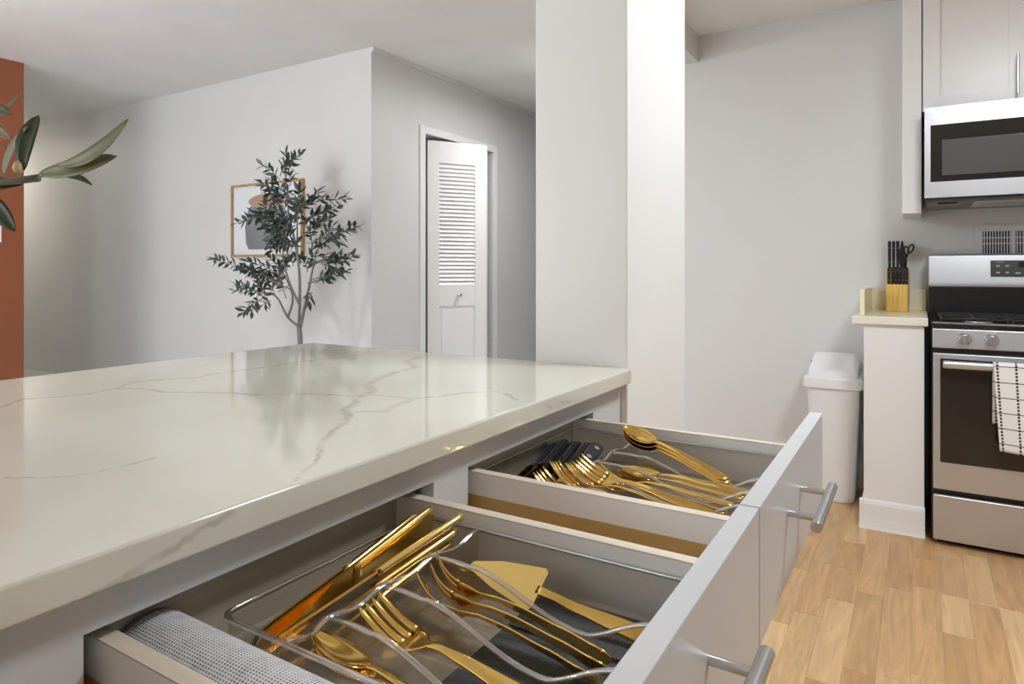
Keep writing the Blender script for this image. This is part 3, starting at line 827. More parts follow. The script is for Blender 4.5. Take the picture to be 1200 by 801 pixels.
for bx_, by_ in ((x0 + .17, SY + .16), (x0 + .17, SY + .40), (x0 + .381, SY + .28), (x1 - .17, SY + .16), (x1 - .17, SY + .40)):
    bo = obj('burner', MB().lathe([(.048, 0), (.046, .009), (.038, .010)], (bx_, by_, .897), 24), M['steel'], st, smooth=False)
    obj('burner_cap', MB().lathe([(.038, .0), (.038, .005), (.034, .008), (.01, .0085)], (bx_, by_, .907), 24), M['blackmatte'], bo)
for gx in (x0 + .035, x0 + .272, x0 + .508):
    g = MB(); gw = .222; gy0, gy1 = SY + .05, SY + .50; zt = .922
    for yy in (gy0, gy1): g.tube([(gx, yy, zt - .004), (gx + gw, yy, zt - .004)], .0055, 6)
    for xx in (gx, gx + gw): g.tube([(xx, gy0, zt - .004), (xx, gy1, zt - .004)], .0055, 6)
    g.tube([(gx + gw / 2, gy0, zt), (gx + gw / 2, gy1, zt)], .005, 6)
    for yy in (gy0 + .11, gy0 + .225, gy0 + .34): g.tube([(gx, yy, zt), (gx + gw, yy, zt)], .005, 6)
    for xx in (gx, gx + gw):
        for yy in (gy0, gy1): g.tube([(xx, yy, .897), (xx, yy, zt)], .006, 6)
    obj('grate', g, M['blackmatte'], st)
# back guard
BY = KY - .155
obj('back_guard', MB().prism([(BY + .01, .90), (BY + .012, 1.036), (BY + .03, 1.05), (KY - .025, 1.05), (KY - .025, .90)], x0 - .004, x1 + .004, 'x'), M['black'], st, bevel=.002)
bgp = obj('display_panel', MB().prism([(BY + .012, 1.034), (BY, 1.042), (BY - .002, 1.060), (BY + .014, 1.186), (BY + .026, 1.195), (KY - .03, 1.195), (KY - .03, 1.034)], x0 - .003, x1 + .003, 'x'), M['steel'], st, bevel=.002)
def gy(z): return BY - .002 + .016 * (z - 1.06) / .126
def onpanel(name, xa, xb, za, zb, t, m, par):
    q = MB().loft([[(xa, gy(za) - t, za), (xb, gy(za) - t, za), (xb, gy(za) + .004, za), (xa, gy(za) + .004, za)], [(xa, gy(zb) - t, zb), (xb, gy(zb) - t, zb), (xb, gy(zb) + .004, zb), (xa, gy(zb) + .004, zb)]])
    return obj(name, q, m, par)
onpanel('touch_panel', x0 + .236, x0 + .526, 1.088, 1.163, .0012, M['panelgrey'], bgp)
onpanel('clock_screen', x0 + .338, x0 + .43, 1.132, 1.156, .002, M['glassblack'], bgp)
onpanel('legend', x0 + .258, x0 + .288, 1.154, 1.156, .0018, M['legend'], bgp)
for xx, zz, wv in ((.258, 1.138, .014), (.292, 1.138, .014), (.258, 1.108, .014), (.292, 1.108, .012), (.331, 1.106, .018), (.364, 1.106, .010), (.397, 1.106, .016), (.43, 1.106, .014), (.463, 1.106, .014), (.463, 1.138, .014), (.497, 1.138, .014), (.497, 1.106, .014)):
    onpanel('button', x0 + xx - wv / 2 + .006, x0 + xx + wv / 2 + .006, zz - .003, zz + .003, .0018, M['legend'], bgp)

# tea towel over the oven handle
tw = MB(); uv = []
nx, nl = 30, 52
TX0, TX1 = x0 + .2, x0 + .53
prof = []
for i in range(15): prof.append((hy + .0205, hz - .22 * (1 - i / 14)))
for i in range(1, 12):
    a = PI * i / 12; prof.append((hy + .0205 * math.cos(a), hz + .021 * math.sin(a)))
for i in range(27): prof.append((hy - .0205 - .006 * i / 26, hz - .315 * i / 26))
arc = [0]
for a, b2 in zip(prof[:-1], prof[1:]): arc.append(arc[-1] + math.hypot(b2[0] - a[0], b2[1] - a[1]))
for off in (0, 1):
    for i, (py, pz) in enumerate(prof):
        front = max(0, (i - 26) / 27)
        for j in range(nx + 1):
            u = j / nx
            fold = .007 * math.sin(u * 9.0 + .6) * front + .003 * math.sin(u * 21) * front
            xx = TX0 + (TX1 - TX0) * u + .020 * front * (1 - u) - .01 * front * u
            dy = -(.0022 if off else 0) * (1 if i > 14 else -1)
            dz = .0022 * off * (1 if 14 <= i <= 26 else 0)
            tw.v.append((xx, py + fold - .004 * front + dy, pz + dz - .004 * math.sin(u * 7) * front))
            uv.append((u * (TX1 - TX0) + .046, arc[-1] - arc[i]))
nP = len(prof); W_ = nx + 1
for off in (0, 1):
    for i in range(nP - 1):
        for j in range(nx):
            o_ = off * nP * W_
            tw.f.append((o_ + i * W_ + j, o_ + i * W_ + j + 1, o_ + (i + 1) * W_ + j + 1, o_ + (i + 1) * W_ + j))
E_ = nP * W_
for i in range(nP - 1):
    for j in (0, nx): tw.f.append((i * W_ + j, (i + 1) * W_ + j, E_ + (i + 1) * W_ + j, E_ + i * W_ + j))
for j in range(nx):
    for i in (0, nP - 1): tw.f.append((i * W_ + j, i * W_ + j + 1, E_ + i * W_ + j + 1, E_ + i * W_ + j))
t_ = obj('dish_towel', tw, M['towel'], smooth=True, uv=uv)
tag(t_, 'white dish towel with black check stitching draped over the oven handle', 'dish towel')

# ------------------------------------------------------------------ microwave and wall cabinet
MX0, MX1 = .0235, .7855
MY = 3.40
mw = thing('microwave', 'stainless over-the-range microwave with dark window, under the white cabinet', 'microwave', (.4045, 3.62, 1.425))
obj('body', B(MX0 + .003, MY + .04, 1.428, MX1 - .003, KY - .001, 1.826), M['black'], mw)
fr = MB()
wx0, wx1, wz0, wz1 = MX0 + .022, MX0 + .60, 1.500, 1.746
fr.box(MX0, MY, 1.432, MX1, MY + .04, wz0).box(MX0, MY, wz1, MX1, MY + .04, 1.8235).box(MX0, MY, wz0, wx0, MY + .04, wz1).box(wx1, MY, wz0, MX1, MY + .04, wz1)
fo = obj('door', fr, M['steel'], mw)
obj('window', B(wx0, MY + .004, wz0, wx1, MY + .03, wz1), M['glassblack'], fo)
obj('screen', B(wx0 + .042, MY + .0025, wz0 + .026, wx1 - .06, MY + .006, wz1 - .066), M['mwwindow'], fo, bevel=.002)
obj('handle', MB().tube([(wx1 + .02, MY - .03, 1.47), (wx1 + .02, MY - .03, 1.78)], .009, 14).tube([(wx1 + .02, MY - .03, 1.5), (wx1 + .02, MY, 1.5)], .006, 8).tube([(wx1 + .02, MY - .03, 1.75), (wx1 + .02, MY, 1.75)], .006, 8), M['steel'], fo, smooth=True)
obj('keypad', B(wx1 + .045, MY - .001, 1.50, MX1 - .02, MY + .004, 1.75), M['panelgrey'], fo)
obj('base_plate', B(MX0 + .01, MY + .02, 1.412, MX1 - .01, KY - .02, 1.43), M['panelgrey'], mw)
obj('filter', B(MX0 + .18, MY + .04, 1.406, MX0 + .52, MY + .3, 1.414), M['steel'], mw)
obj('lamp_cover', B(MX0 + .05, MY + .03, 1.405, MX0 + .12, MY + .12, 1.414), M['black'], mw)
CY = 3.52
wc = thing('wall_cabinet', 'white shaker wall cabinet above the microwave, with a long end panel', 'cabinet', (.36, 3.7, 1.376))
obj('carcass', B(.0145, CY + .02, 1.835, .82, KY - .001, CZ - .003), M['cabw'], wc)
obj('end_panel', B(-.0625, CY - .005, 1.3765, .0125, KY - .001, CZ - .003), M['cabw'], wc, bevel=.0015)
def shaker(xa, xb, za, zb, hx):
    sw = .064
    d_ = MB().box(xa, CY, za, xa + sw, CY + .02, zb).box(xb - sw, CY, za, xb, CY + .02, zb).box(xa + sw, CY, za, xb - sw, CY + .02, za + sw).box(xa + sw, CY, zb - sw, xb - sw, CY + .02, zb)
    o = obj('door', d_, M['cabw'], wc)
    obj('panel', B(xa + sw - .002, CY + .009, za + sw - .002, xb - sw + .002, CY + .018, zb - sw + .002), M['cabw'], o)
    bar_handle('handle', o, hx, CY, 1.945, .17, 'z', .03, .0055)
shaker(.0185, .394, 1.832, CZ - .01, .3585)
shaker(.398, .815, 1.832, CZ - .01, .434)

# wall vent behind the range
vt = thing('wall_vent', 'painted metal wall vent grille behind the range back guard', 'vent', (.42, KY - .006, 1.14))
vx0, vx1, vz0, vz1 = .232, .62, 1.135, 1.333
obj('frame', MB().box(vx0, KY - .012, vz0, vx0 + .030, KY - .001, vz1).box(vx1 - .03, KY - .012, vz0, vx1, KY - .001, vz1).box(vx0 + .03, KY - .012, vz1 - .03, vx1 - .03, KY - .001, vz1).box(vx0 + .03, KY - .012, vz0, vx1 - .03, KY - .001, vz0 + .03)
    .box(.372, KY - .012, vz0 + .03, .388, KY - .001, vz1 - .03).box(.49, KY - .012, vz0 + .03, .505, KY - .001, vz1 - .03), M['vent'], vt)
obj('duct', B(vx0 + .01, KY - .0035, vz0 + .01, vx1 - .01, KY - .001, vz1 - .01), M['dark'], vt)
lv = MB()
for k in range(2):
    xa = (.262, .388)[k]
    for i in range(10):
        xx = xa + (i + .5) * .011 + .0015
        lv.prism([(xx - .0028, KY - .010), (xx + .0022, KY - .010), (xx + .0028, KY - .005), (xx - .0022, KY - .005)], vz0 + .03, vz1 - .03, 'z')
for zz in (1.165 + .03, 1.245, 1.272): lv.box(.262, KY - .009, zz - .002, .59, KY - .006, zz + .002)
o = obj('louvres', lv, M['vent'], vt); o['kind'] = 'stuff'

# ------------------------------------------------------------------ side counter, knife block
sc = thing('side_counter', 'small cream stone counter with upstands on the white end wall', 'countertop', (-.11, 3.56, .8835))
obj('slab', B(-.249, 3.252, .8835, .036, KY - .001, .918), M['creamedge'], sc, bevel=.004)
obj('top', B(-.246, 3.256, .9178, .034, KY - .001, .9186), M['cream'], sc)
obj('back_upstand', B(-.203, KY - .022, .9185, .034, KY - .001, 1.022), M['cream'], sc, bevel=.002)
obj('side_upstand', B(-.222, 3.33, .9185, -.203, KY - .001, 1.032), M['cream'], sc, bevel=.002)
KB = (-.083, 3.735, .919)
rot = rad(-6)
kb = thing('knife_block', 'pale wooden knife block on the small cream counter', 'knife block', KB)
def rotk(x_, y_): return (KB[0] + x_ * math.cos(rot) - y_ * math.sin(rot), KB[1] + x_ * math.sin(rot) + y_ * math.cos(rot))
def kbox(xa, ya, za, xb, yb, zb):
    c = [rotk(xa, ya), rotk(xb, ya), rotk(xb, yb), rotk(xa, yb)]
    return MB().loft([[(*p, za) for p in c], [(*p, zb) for p in c]])
obj('lower_block', kbox(-.046, -.045, KB[2], .046, .0, 1.050), M['blockwood'], kb, bevel=.003)
obj('upper_block', kbox(-.052, .0, KB[2], .040, .065, 1.125), M['blockwood'], kb, bevel=.003)
def block_knife(label, lx, ly, z0, z1, wx, wy, group, pointed=False):
    c = rotk(lx, ly)
    k = thing('kitchen_knife', label, 'knife', (c[0], c[1], z0 - .06), group)
    hb = MB()
    secs = [(z0, .8), (z0 + (z1 - z0) * .3, .95), (z0 + (z1 - z0) * .8, 1.05), (z1 - .004, 1.0), (z1, .7)]
    if pointed: secs = [(z0, .7), (z0 + (z1 - z0) * .35, 1.5), (z0 + (z1 - z0) * .6, 1.25), (z1 - .01, .55), (z1, .2)]
    hb.loft([[(c[0] + sx * wx * s_, c[1] + sy * wy, z) for sx, sy in ((-1, -1), (1, -1), (1, 1), (-1, 1))] for z, s_ in secs])
    ho = obj('handle', hb, M['knifeblack'], k, bevel=.0015)
    if not pointed:
        for f in (.25, .75): obj('rivet', MB().lathe([(.0018, 0), (.0018, .001)], (c[0], c[1] - wy, z0 + (z1 - z0) * f), 8, 'y'), M['chrome'], ho)
    obj('blade', MB().box(c[0] - .0009, c[1] - wy * .7, z0 - .06, c[0] + .0009, c[1] + wy * .7, z0), M['chrome'], k)
g1 = 'steak knives in the lower row of the block'
names = ('leftmost', 'second from the left', 'third from the left', 'third from the right', 'second from the right', 'rightmost')
for i in range(6):
    block_knife('short black steak knife handle in the lower row of the block, ' + names[i], -.037 + i * .0152, -.024, 1.050, 1.133, .0058, .0085, g1)
g2 = 'large knives in the upper row of the block'
for i in range(3):
    block_knife(('tall black knife handle at the left end of the upper row of the block', 'tall black knife handle second from the left in the upper row', 'tall black knife handle beside the pointed one in the block')[i], -.041 + i * .0175, .030, 1.125, 1.262, .0068, .011, g2)
block_knife('black pointed sharpener handle between the tall knives and the scissors', .0135, .024, 1.125, 1.262, .0095, .011, g2, True)
sr = thing('scissors', 'black handled kitchen scissors with a looped grip in the knife block', 'scissors', (*rotk(.032, .022), 1.10))
c = rotk(.024, .022)
s_ = MB()
def loop(cx, cz, rx, rz, tilt):
    pts = []
    for i in range(17):
        a = 2 * PI * i / 16
        px, pz = rx * math.cos(a), rz * math.sin(a)
        pts.append((cx + px * math.cos(tilt) - pz * math.sin(tilt), c[1], cz + px * math.sin(tilt) + pz * math.cos(tilt)))
    return pts
s_.tube(loop(c[0] + .026, 1.222, .010, .022, -.38), .0042, 8)
s_.tube([(c[0] - .002, c[1], 1.125), (c[0] + .002, c[1], 1.165), (c[0] + .012, c[1], 1.196)], .0055, 8)
obj('handle', s_, M['knifeblack'], sr, smooth=True)
s2 = MB(); s2.tube(loop(c[0] + .008, 1.214, .009, .020, .15), .0042, 8); s2.tube([(c[0] + .004, c[1], 1.125), (c[0] + .006, c[1], 1.19)], .0052, 8)
s2.v = [(v[0], v[1] + .012, v[2]) for v in s2.v]
obj('handle', s2, M['knifeblack'], sr, smooth=True)
obj('blade', MB().box(c[0] - .004, c[1] - .002, 1.10, c[0] + .008, c[1] + .002, 1.126), M['chrome'], sr)

# ------------------------------------------------------------------ swing bin
bn = thing('trash_can', 'tall white plastic swing-top trash can beside the white end wall', 'trash can', (-.353, 3.675, 0))
bx0, bx1, by0, by1 = -.474, -.232, 3.505, 3.850
def rr2(i, z, r=.045): return rrect(bx0 + i, by0 + i, bx1 - i, by1 - i, r, z, 6)
body = MB().loft([rr2(.034, .0), rr2(.030, .006), rr2(.006, .545), rr2(.004, .552)])
obj('body', body, M['plastic'], bn, bevel=0, smooth=False)
lid = MB().loft([rr2(-.004, .548), rr2(-.010, .552), rr2(-.010, .592), rr2(-.006, .600), rr2(.004, .604)])
obj('lid', lid, M['plastic'], bn, bevel=.002)
dm = MB(); sec = []
for i in range(25):
    t = i / 24; yy = by0 + .006 + (by1 - by0 - .012) * t
    hgt = .105 * (math.sin(PI * t) ** .55)
    ring = []
    for j in range(17):
        u = j / 16; xx = bx0 + .014 + (bx1 - bx0 - .028) * u
        e = min(1, min(u, 1 - u) / .10); e = math.sqrt(max(0, 1 - (1 - e) ** 2)) if e < 1 else 1
        ring.append((xx, yy, .601 + hgt * (.55 + .45 * e)))
    ring += [(bx1 - .014, yy, .598), (bx0 + .014, yy, .598)]
    sec.append(ring)
dm.loft(sec)
obj('swing_flap', dm, M['plastic'], bn, smooth=True)
obj('pivot', MB().box(bx0 + .008, 3.66, .63, bx0 + .022, 3.70, .662), M['black'], bn, bevel=.003)

# ------------------------------------------------------------------ framed print on the living wall
PX0, PX1, PZ0, PZ1 = -4.197, -3.455, 1.213, 1.722
pf = thing('framed_picture', 'framed print of a grey vase on the living wall behind the tree', 'picture', ((PX0 + PX1) / 2, LY - .012, PZ0))
fw_ = .013
for a in ((PX0, PZ1 - fw_, PX1, PZ1), (PX0, PZ0, PX1, PZ0 + fw_), (PX0, PZ0 + fw_, PX0 + fw_, PZ1 - fw_), (PX1 - fw_, PZ0 + fw_, PX1, PZ1 - fw_)):
    obj('frame_bar', B(a[0], LY - .028, a[1], a[2], LY - .001, a[3]), M['framewood'], pf)
obj('print', B(PX0 + fw_, LY - .012, PZ0 + fw_, PX1 - fw_, LY - .003, PZ1 - fw_), M['paper'], pf)
cx = -3.83
art = [(-.185, 1.262), (.185, 1.262), (.215, 1.30), (.225, 1.42), (.205, 1.52), (.17, 1.566), (-.17, 1.566), (-.205, 1.52), (-.228, 1.42), (-.215, 1.30)]
obj('grey_vase_shape', MB().prism([(cx + p[0], p[1]) for p in art], LY - .0128, LY - .0115, 'y'), M['artgrey'], pf)
obj('tan_shape', MB().prism([(cx + .02 + .21 * math.cos(2 * PI * i / 20), 1.597 + .05 * math.sin(2 * PI * i / 20)) for i in range(20)], LY - .0134, LY - .012, 'y'), M['arttan'], pf)

# ------------------------------------------------------------------ tree
TY = 2.62
BR = {'trunk': [(-3.035, .22), (-3.042, 0.667), (-3.052, 0.792)],
 'a': [(-3.052, 0.792), (-3.17, 0.845), (-3.298, 0.961), (-3.484, 0.984)], 'b': [(-3.15, 0.838), (-3.133, 0.939), (-3.196, 1.023), (-3.324, 1.142)],
 'c': [(-3.04, 0.792), (-3.004, 0.926), (-2.975, 1.042), (-2.939, 1.157), (-2.812, 1.185)],
 'd': [(-3.052, 0.8), (-3.047, 1.074), (-3.084, 1.275), (-3.14, 1.444), (-3.158, 1.614), (-3.188, 1.785)],
 'e': [(-3.052, 0.925), (-3.121, 1.04), (-3.17, 1.192), (-3.133, 1.36)], 'f': [(-2.975, 1.042), (-2.812, 1.084)],
 'g': [(-2.939, 1.157), (-2.904, 1.271), (-2.722, 1.311)], 'h': [(-3.066, 1.208), (-3.023, 1.406), (-2.951, 1.534)], 'i': [(-3.023, 1.406), (-2.835, 1.487)]}
TW = [(-3.183,1.632,-3.196,1.836),(-3.183,1.7,-3.285,1.819),(-3.183,1.734,-3.096,1.835),(-3.17,1.665,-3.121,1.762),(-3.196,1.65,-3.298,1.76),(-3.158,1.614,-3.071,1.691),(-3.158,1.512,-3.43,1.667),(-3.221,1.533,-3.512,1.566),(-3.196,1.497,-3.403,1.49),(-3.17,1.547,-3.324,1.676),(-3.158,1.445,-3.457,1.388),(-3.14,1.41,-3.403,1.299),(-3.133,1.36,-3.457,1.458),(-3.125,1.326,-3.35,1.246),(-3.121,1.393,-3.272,1.45),(-3.116,1.309,-3.221,1.243),(-3.133,1.444,-3.259,1.364),(-3.125,1.359,-3.324,1.349),(-3.084,1.275,-3.071,1.474),(-3.071,1.391,-2.975,1.618),(-3.047,1.44,-2.928,1.533),(-3.023,1.472,-2.835,1.576),(-2.975,1.503,-2.722,1.521),(-2.999,1.438,-2.835,1.479),(-3.023,1.406,-2.744,1.475),(-2.975,1.239,-2.812,1.285),(-2.881,1.27,-2.592,1.342),(-2.858,1.286,-2.635,1.375),(-2.812,1.301,-2.722,1.251),(-2.939,1.272,-2.904,1.401),(-2.928,1.369,-2.767,1.412),(-2.951,1.337,-2.858,1.383),(-2.939,1.157,-2.656,1.203),(-2.928,1.149,-2.789,1.22),(-2.904,1.157,-2.7,1.171),(-2.951,1.108,-2.904,1.189),(-2.951,1.042,-2.656,1.124),(-2.928,1.059,-2.722,1.092),(-2.963,0.993,-2.928,0.912),(-3.133,0.956,-3.298,1.124),(-3.196,1.023,-3.484,1.16),(-3.17,1.04,-3.651,1.197),(-3.183,1.073,-3.35,1.211),(-3.17,1.057,-3.221,1.175),(-3.145,1.141,-3.17,1.226),(-3.17,1.006,-3.403,1.072),(-3.298,0.952,-3.738,1.034),(-3.324,0.96,-3.539,1.054),(-3.35,0.951,-3.567,0.84),(-3.298,0.935,-3.457,0.896),(-3.43,0.984,-3.595,0.999),(-3.285,0.961,-3.403,1.029),(-3.484,0.931,-3.581,0.83),
      (-3.12,1.30,-3.30,1.31),(-3.13,1.36,-3.36,1.40),(-3.13,1.25,-3.28,1.29),(-3.15,1.46,-3.37,1.44),(-3.16,1.55,-3.33,1.58),(-3.15,1.5,-3.07,1.60),(-3.0,1.40,-2.93,1.49),(-3.02,1.33,-2.90,1.44),(-2.93,1.25,-2.84,1.35),(-2.96,1.20,-2.80,1.16),(-3.1,1.22,-3.0,1.30),(-3.2,1.05,-3.42,1.13),(-3.15,1.12,-3.3,1.2),(-3.17,1.48,-3.28,1.40),(-3.12,1.33,-3.2,1.38),(-3.1,1.36,-3.18,1.30),(-3.1,1.28,-3.26,1.22),(-3.16,1.58,-3.25,1.52),(-3.05,1.45,-3.0,1.55),(-3.02,1.42,-3.04,1.54),(-2.98,1.36,-2.88,1.40),(-2.95,1.22,-2.86,1.28),(-3.22,1.08,-3.32,1.04),(-3.2,1.10,-3.34,1.18),(-2.9,1.15,-2.8,1.10),(-3.1,1.18,-3.22,1.2),(-3.14,1.4,-3.4,1.36)]
tree = thing('olive_tree', 'slender potted olive tree in front of the framed print', 'potted tree', (-3.035, TY, 0))
ty = {}
for k, L in BR.items():
    n = len(L); dep = 0 if k in ('trunk', 'd') else random.uniform(-.09, .09)
    pts = [Vector((p[0], TY + dep * (i / (n - 1)) ** 1.2, p[1])) for i, p in enumerate(L)]
    # smooth polyline
    fine = []
    for i in range(n - 1):
        for s_ in range(4):
            t = s_ / 4
            p0, p1, p2, p3 = pts[max(0, i - 1)], pts[i], pts[i + 1], pts[min(n - 1, i + 2)]
            fine.append(.5 * ((2 * p1) + (p2 - p0) * t + (2 * p0 - 5 * p1 + 4 * p2 - p3) * t * t + (3 * p1 - p0 - 3 * p2 + p3) * t ** 3))
    fine.append(pts[-1])
    r0, r1 = {'trunk': (.017, .014), 'd': (.009, .003), 'c': (.010, .003), 'a': (.0085, .0025), 'b': (.0075, .0025), 'e': (.0075, .0025)}.get(k, (.0055, .002))
    m_ = len(fine)
    obj('trunk' if k == 'trunk' else 'branch', MB().tube(fine, [r0 + (r1 - r0) * i / (m_ - 1) for i in range(m_)], 8), M['bark'], tree, smooth=True)
def leaf_data(L=1.0, W=.36):
    mb = MB(); rows = []
    for i, (t, wd) in enumerate(((0, .05), (.2, .62), (.45, 1.0), (.72, .75), (1, .04))):
        x_ = L * t; z = -.12 * t * t
        hw = W / 2 * wd
        rows.append([(x_, -hw, z + .25 * hw), (x_, 0, z), (x_, hw, z + .25 * hw)])
    return mb.loft(rows, False, False)
lm = leaf_data(); leaf_me = bpy.data.meshes.new('leaf'); leaf_me.from_pydata(lm.v, [], lm.f); leaf_me.materials.append(M['leaf'])
for p in leaf_me.polygons: p.use_smooth = True
leaves = []; twigs = MB()
for (xa, za, xb, zb) in TW:
    d0 = random.uniform(-.08, .08); d1 = d0 + random.uniform(-.12, .12)
    a = Vector((xa, TY + d0 * .5, za)); b_ = Vector((xb, TY + d1, zb))
    b_ = a + (b_ - a) * max(.55, 1 - .04 / (b_ - a).length)
    mid = (a + b_) / 2 + Vector((0, 0, .012)); twigs.tube([a, mid, b_], [.003, .0022, .0012], 5)
    L = (b_ - a).length; nlf = max(7, int(L / .0125))
    ax = (b_ - a).normalized()
    for i in range(nlf + 1):
        t = .22 + .78 * i / nlf
        p = a * (1 - t) ** 2 + mid * (2 * t * (1 - t)) + b_ * t * t if False else (a.lerp(mid, t * 2) if t < .5 else mid.lerp(b_, t * 2 - 1))
        if i == nlf: dirv = ax
        else:
            side = ax.orthogonal().normalized(); side.rotate(Matrix.Rotation(i * 2.4 + random.uniform(-.5, .5), 3, ax))
            dirv = (ax * random.uniform(.45, .9) + side * .8).normalized()
        leaves.append((p, dirv, random.uniform(.046, .070), random.uniform(0, 2 * PI)))
obj('twigs', twigs, M['bark'], tree)['kind'] = 'stuff'
random.shuffle(leaves)
rest = MB()
for i, (p, dv, ln, rl) in enumerate(leaves):
    q = dv.to_track_quat('X', 'Z').to_matrix() @ Matrix.Rotation(rl if random.random() < .4 else random.uniform(-.7, .7), 3, 'X')
    if i < 300:
        o = bpy.data.objects.new('leaf', leaf_me); COL.objects.link(o); o.parent = tree
        o.matrix_local = Matrix.Translation(p - ORG[tree]) @ q.to_4x4() @ Matrix.Scale(ln, 4)
    else:
        rest.add([p + q @ (Vector(v) * ln) for v in lm.v], lm.f)
obj('foliage', rest, M['leaf'], tree, smooth=True)['kind'] = 'stuff'
obj('pot', MB().lathe([(.10, 0), (.115, .02), (.14, .24), (.145, .26), (.132, .26), (.128, .23), (.01, .228)], (-3.035, TY, 0), 32), M['pot'], tree, smooth=False, bevel=.003)

# ------------------------------------------------------------------ leafy branch in a vase on the worktop (only its tip is in view)
vs = thing('vase', 'pale ceramic vase at the far left of the island worktop', 'vase', (-1.10, .15, .9155))
obj('body', MB().lathe([(.045, 0), (.07, .02), (.085, .08), (.07, .15), (.04, .19), (.036, .215), (.042, .225), (.034, .222), (.03, .20), (.03, .1)], (-1.10, .15, .9155), 32), M['vase'], vs, smooth=True)
fb = thing('leafy_branch', 'green leafy branch reaching in from the left edge of the frame', 'branch', (-1.10, .15, 1.03))
obj('stem', MB().tube([(-1.10, .15, 1.02), (-1.085, .2, 1.14), (-1.051, .27, 1.19), (-0.981, 0.337, 1.214), (-0.946, 0.358, 1.225), (-0.906, 0.383, 1.231)], [.005, .005, .0045, .004, .0042, .0048], 8), M['stem'], fb, smooth=True)
obj('stem', MB().tube([(-0.981, 0.337, 1.214), (-1.004, 0.358, 1.276), (-0.969, 0.367, 1.311)], [.003, .0025, .0018], 6), M['stem'], fb, smooth=True)
obj('bud', MB().lathe([(.001, -.007), (.005, -.004), (.0062, 0), (.004, .006), (.001, .009)], (-0.927, 0.37, 1.243), 10), M['bud'], fb, smooth=True)
VIEW_UP = Vector((0, 0, 1))
def big_leaf(a, b_, hw, bend, mat, face, blunt=.8):
    a = Vector(a); b_ = Vector(b_); ax = b_ - a; L = ax.length; ax.normalize()
    nrm = Vector(face).normalized(); nrm = (nrm - ax * nrm.dot(ax)).normalized(); sd = nrm.cross(ax)
    mb = MB(); n = 14; top = []; bot = []
    for i in range(n + 1):
        t = i / n
        c = a + ax * L * t + sd * (bend * L * 4 * t * (1 - t)) * .5 - nrm * .1 * L * t * t
        wd = hw * (math.sin(PI * min(1, max(0, t ** (.85 if blunt > .7 else 1.1)))) ** blunt) + .0006
        rt = []; rb = []
        for j in range(5):
            u = -1 + j / 2
            p = c + sd * wd * u + nrm * wd * .28 * u * u
            rt.append(tuple(p + nrm * .00025)); rb.append(tuple(p - nrm * .00025))
        top.append(rt + rb[::-1])
    mb.loft(top)
    return obj('leaf', mb, mat, fb, smooth=True)
F1 = (.45, -.85, .25)
big_leaf((-0.922, 0.374, 1.240), (-0.920, 0.385, 1.311), 0.0103, .12, M['leafbig'], (.55, -.8, .1), .55)
big_leaf((-0.906, 0.383, 1.236), (-0.802, 0.411, 1.256), 0.0108, -.10, M['leafpale'], F1, .62)
big_leaf((-0.880, 0.390, 1.245), (-0.781, 0.412, 1.296), 0.0082, -.30, M['leafpale'], (.45, -.85, .2), .7)
big_leaf((-0.904, 0.384, 1.232), (-0.834, 0.404, 1.225), 0.0046, .22, M['leafbig'], (.4, -.7, .6))
big_leaf((-0.966, 0.37, 1.235), (-0.924, 0.372, 1.294), 0.0053, .1, M['leafpale'], F1)
big_leaf((-0.977, 0.350, 1.215), (-0.933, 0.365, 1.168), 0.0098, .12, M['leafbig'], F1, .6)
big_leaf((-0.997, 0.362, 1.321), (-0.949, 0.368, 1.312), 0.0064, .1, M['leafbig'], F1)
big_leaf((-0.996, 0.363, 1.300), (-0.95, 0.367, 1.282), 0.0064, .1, M['leafpale'], F1)
big_leaf((-0.967, 0.369, 1.311), (-0.950, 0.377, 1.337), 0.0022, .02, M['leafpale'], F1)
big_leaf((-0.985, 0.338, 1.230), (-0.924, 0.370, 1.226), 0.0085, -.1, M['leafbig'], F1)

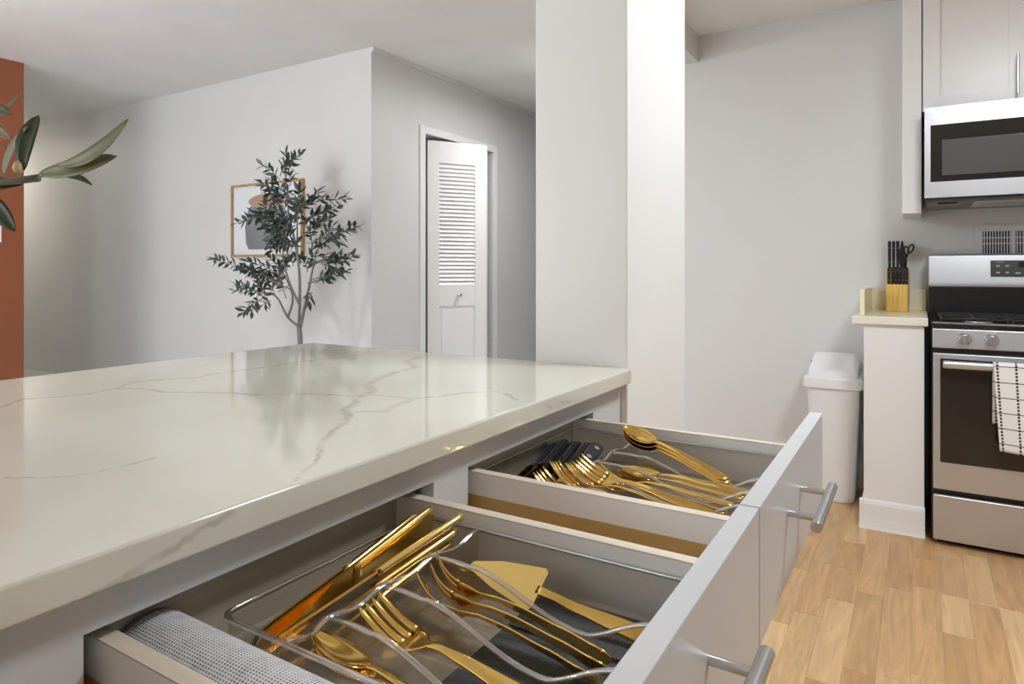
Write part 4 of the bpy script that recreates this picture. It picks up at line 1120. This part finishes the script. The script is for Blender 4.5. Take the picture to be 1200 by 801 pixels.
# light switch on the terracotta wall
sw = thing('light_switch', 'white light switch plate on the terracotta wall', 'light switch', (-5.05, 1.88, 1.30))
obj('plate', B(-5.0535, 1.845, 1.298, -5.047, 1.922, 1.404), M['switch'], sw, bevel=.002)
obj('toggle', B(-5.048, 1.875, 1.335, -5.042, 1.893, 1.367), M['switch'], sw, bevel=.001)

# ------------------------------------------------------------------ kitchen and hall lamps, plus unseen lamps added to brighten living room and passage
def ceiling_lamp(loc, r, label, power, color):
    t = thing('ceiling_light', label, 'ceiling light', (loc[0], loc[1], CZ - .09))
    obj('base', MB().lathe([(r * .96, -.012), (r, -.002), (r, 0)], (loc[0], loc[1], CZ), 32), M['trim'], t)
    obj('diffuser', MB().lathe([(.01, -.085), (r * .5, -.078), (r * .85, -.05), (r * .93, -.012)], (loc[0], loc[1], CZ), 32), M['diffuser'], t, smooth=True)
    l = bpy.data.lights.new('ceiling_light_bulb', 'AREA'); l.shape = 'DISK'; l.size = r * 2; l.energy = power; l.color = color
    o = bpy.data.objects.new('ceiling_light_bulb', l); COL.objects.link(o); o.parent = t; o.location = (0, 0, -.01)
    return t
ceiling_lamp((.5, 1.62), .22, 'round white ceiling lamp over the kitchen aisle', 34, (.875, .945, 1.0))
ceiling_lamp((-7.6, 2.35), .14, 'round white ceiling lamp in the hall', 7, (1.0, .90, .74))
pl = thing('pendant_light', 'round glowing globe pendant over the living room', 'pendant light', (-3.2, .4, 1.98))  # added out of view to lift the living room ceiling
obj('canopy', MB().lathe([(.05, -.02), (.06, -.004), (.06, 0)], (-3.2, .4, CZ), 24), M['trim'], pl)
obj('cord', MB().tube([(-3.2, .4, CZ - .02), (-3.2, .4, 2.23)], .004, 8), M['black'], pl)
obj('globe', MB().lathe([(.13 * math.sin(PI * i / 12) + .0005, -.13 * math.cos(PI * i / 12)) for i in range(13)], (-3.2, .4, 2.11), 20), M['globe'], pl, smooth=True)
ceiling_lamp((-1.9, 3.9), .15, 'round white ceiling lamp in the passage by the louvred door', 15, (.97, .985, 1.0))  # added behind the column to brighten the closet wall and louvred door
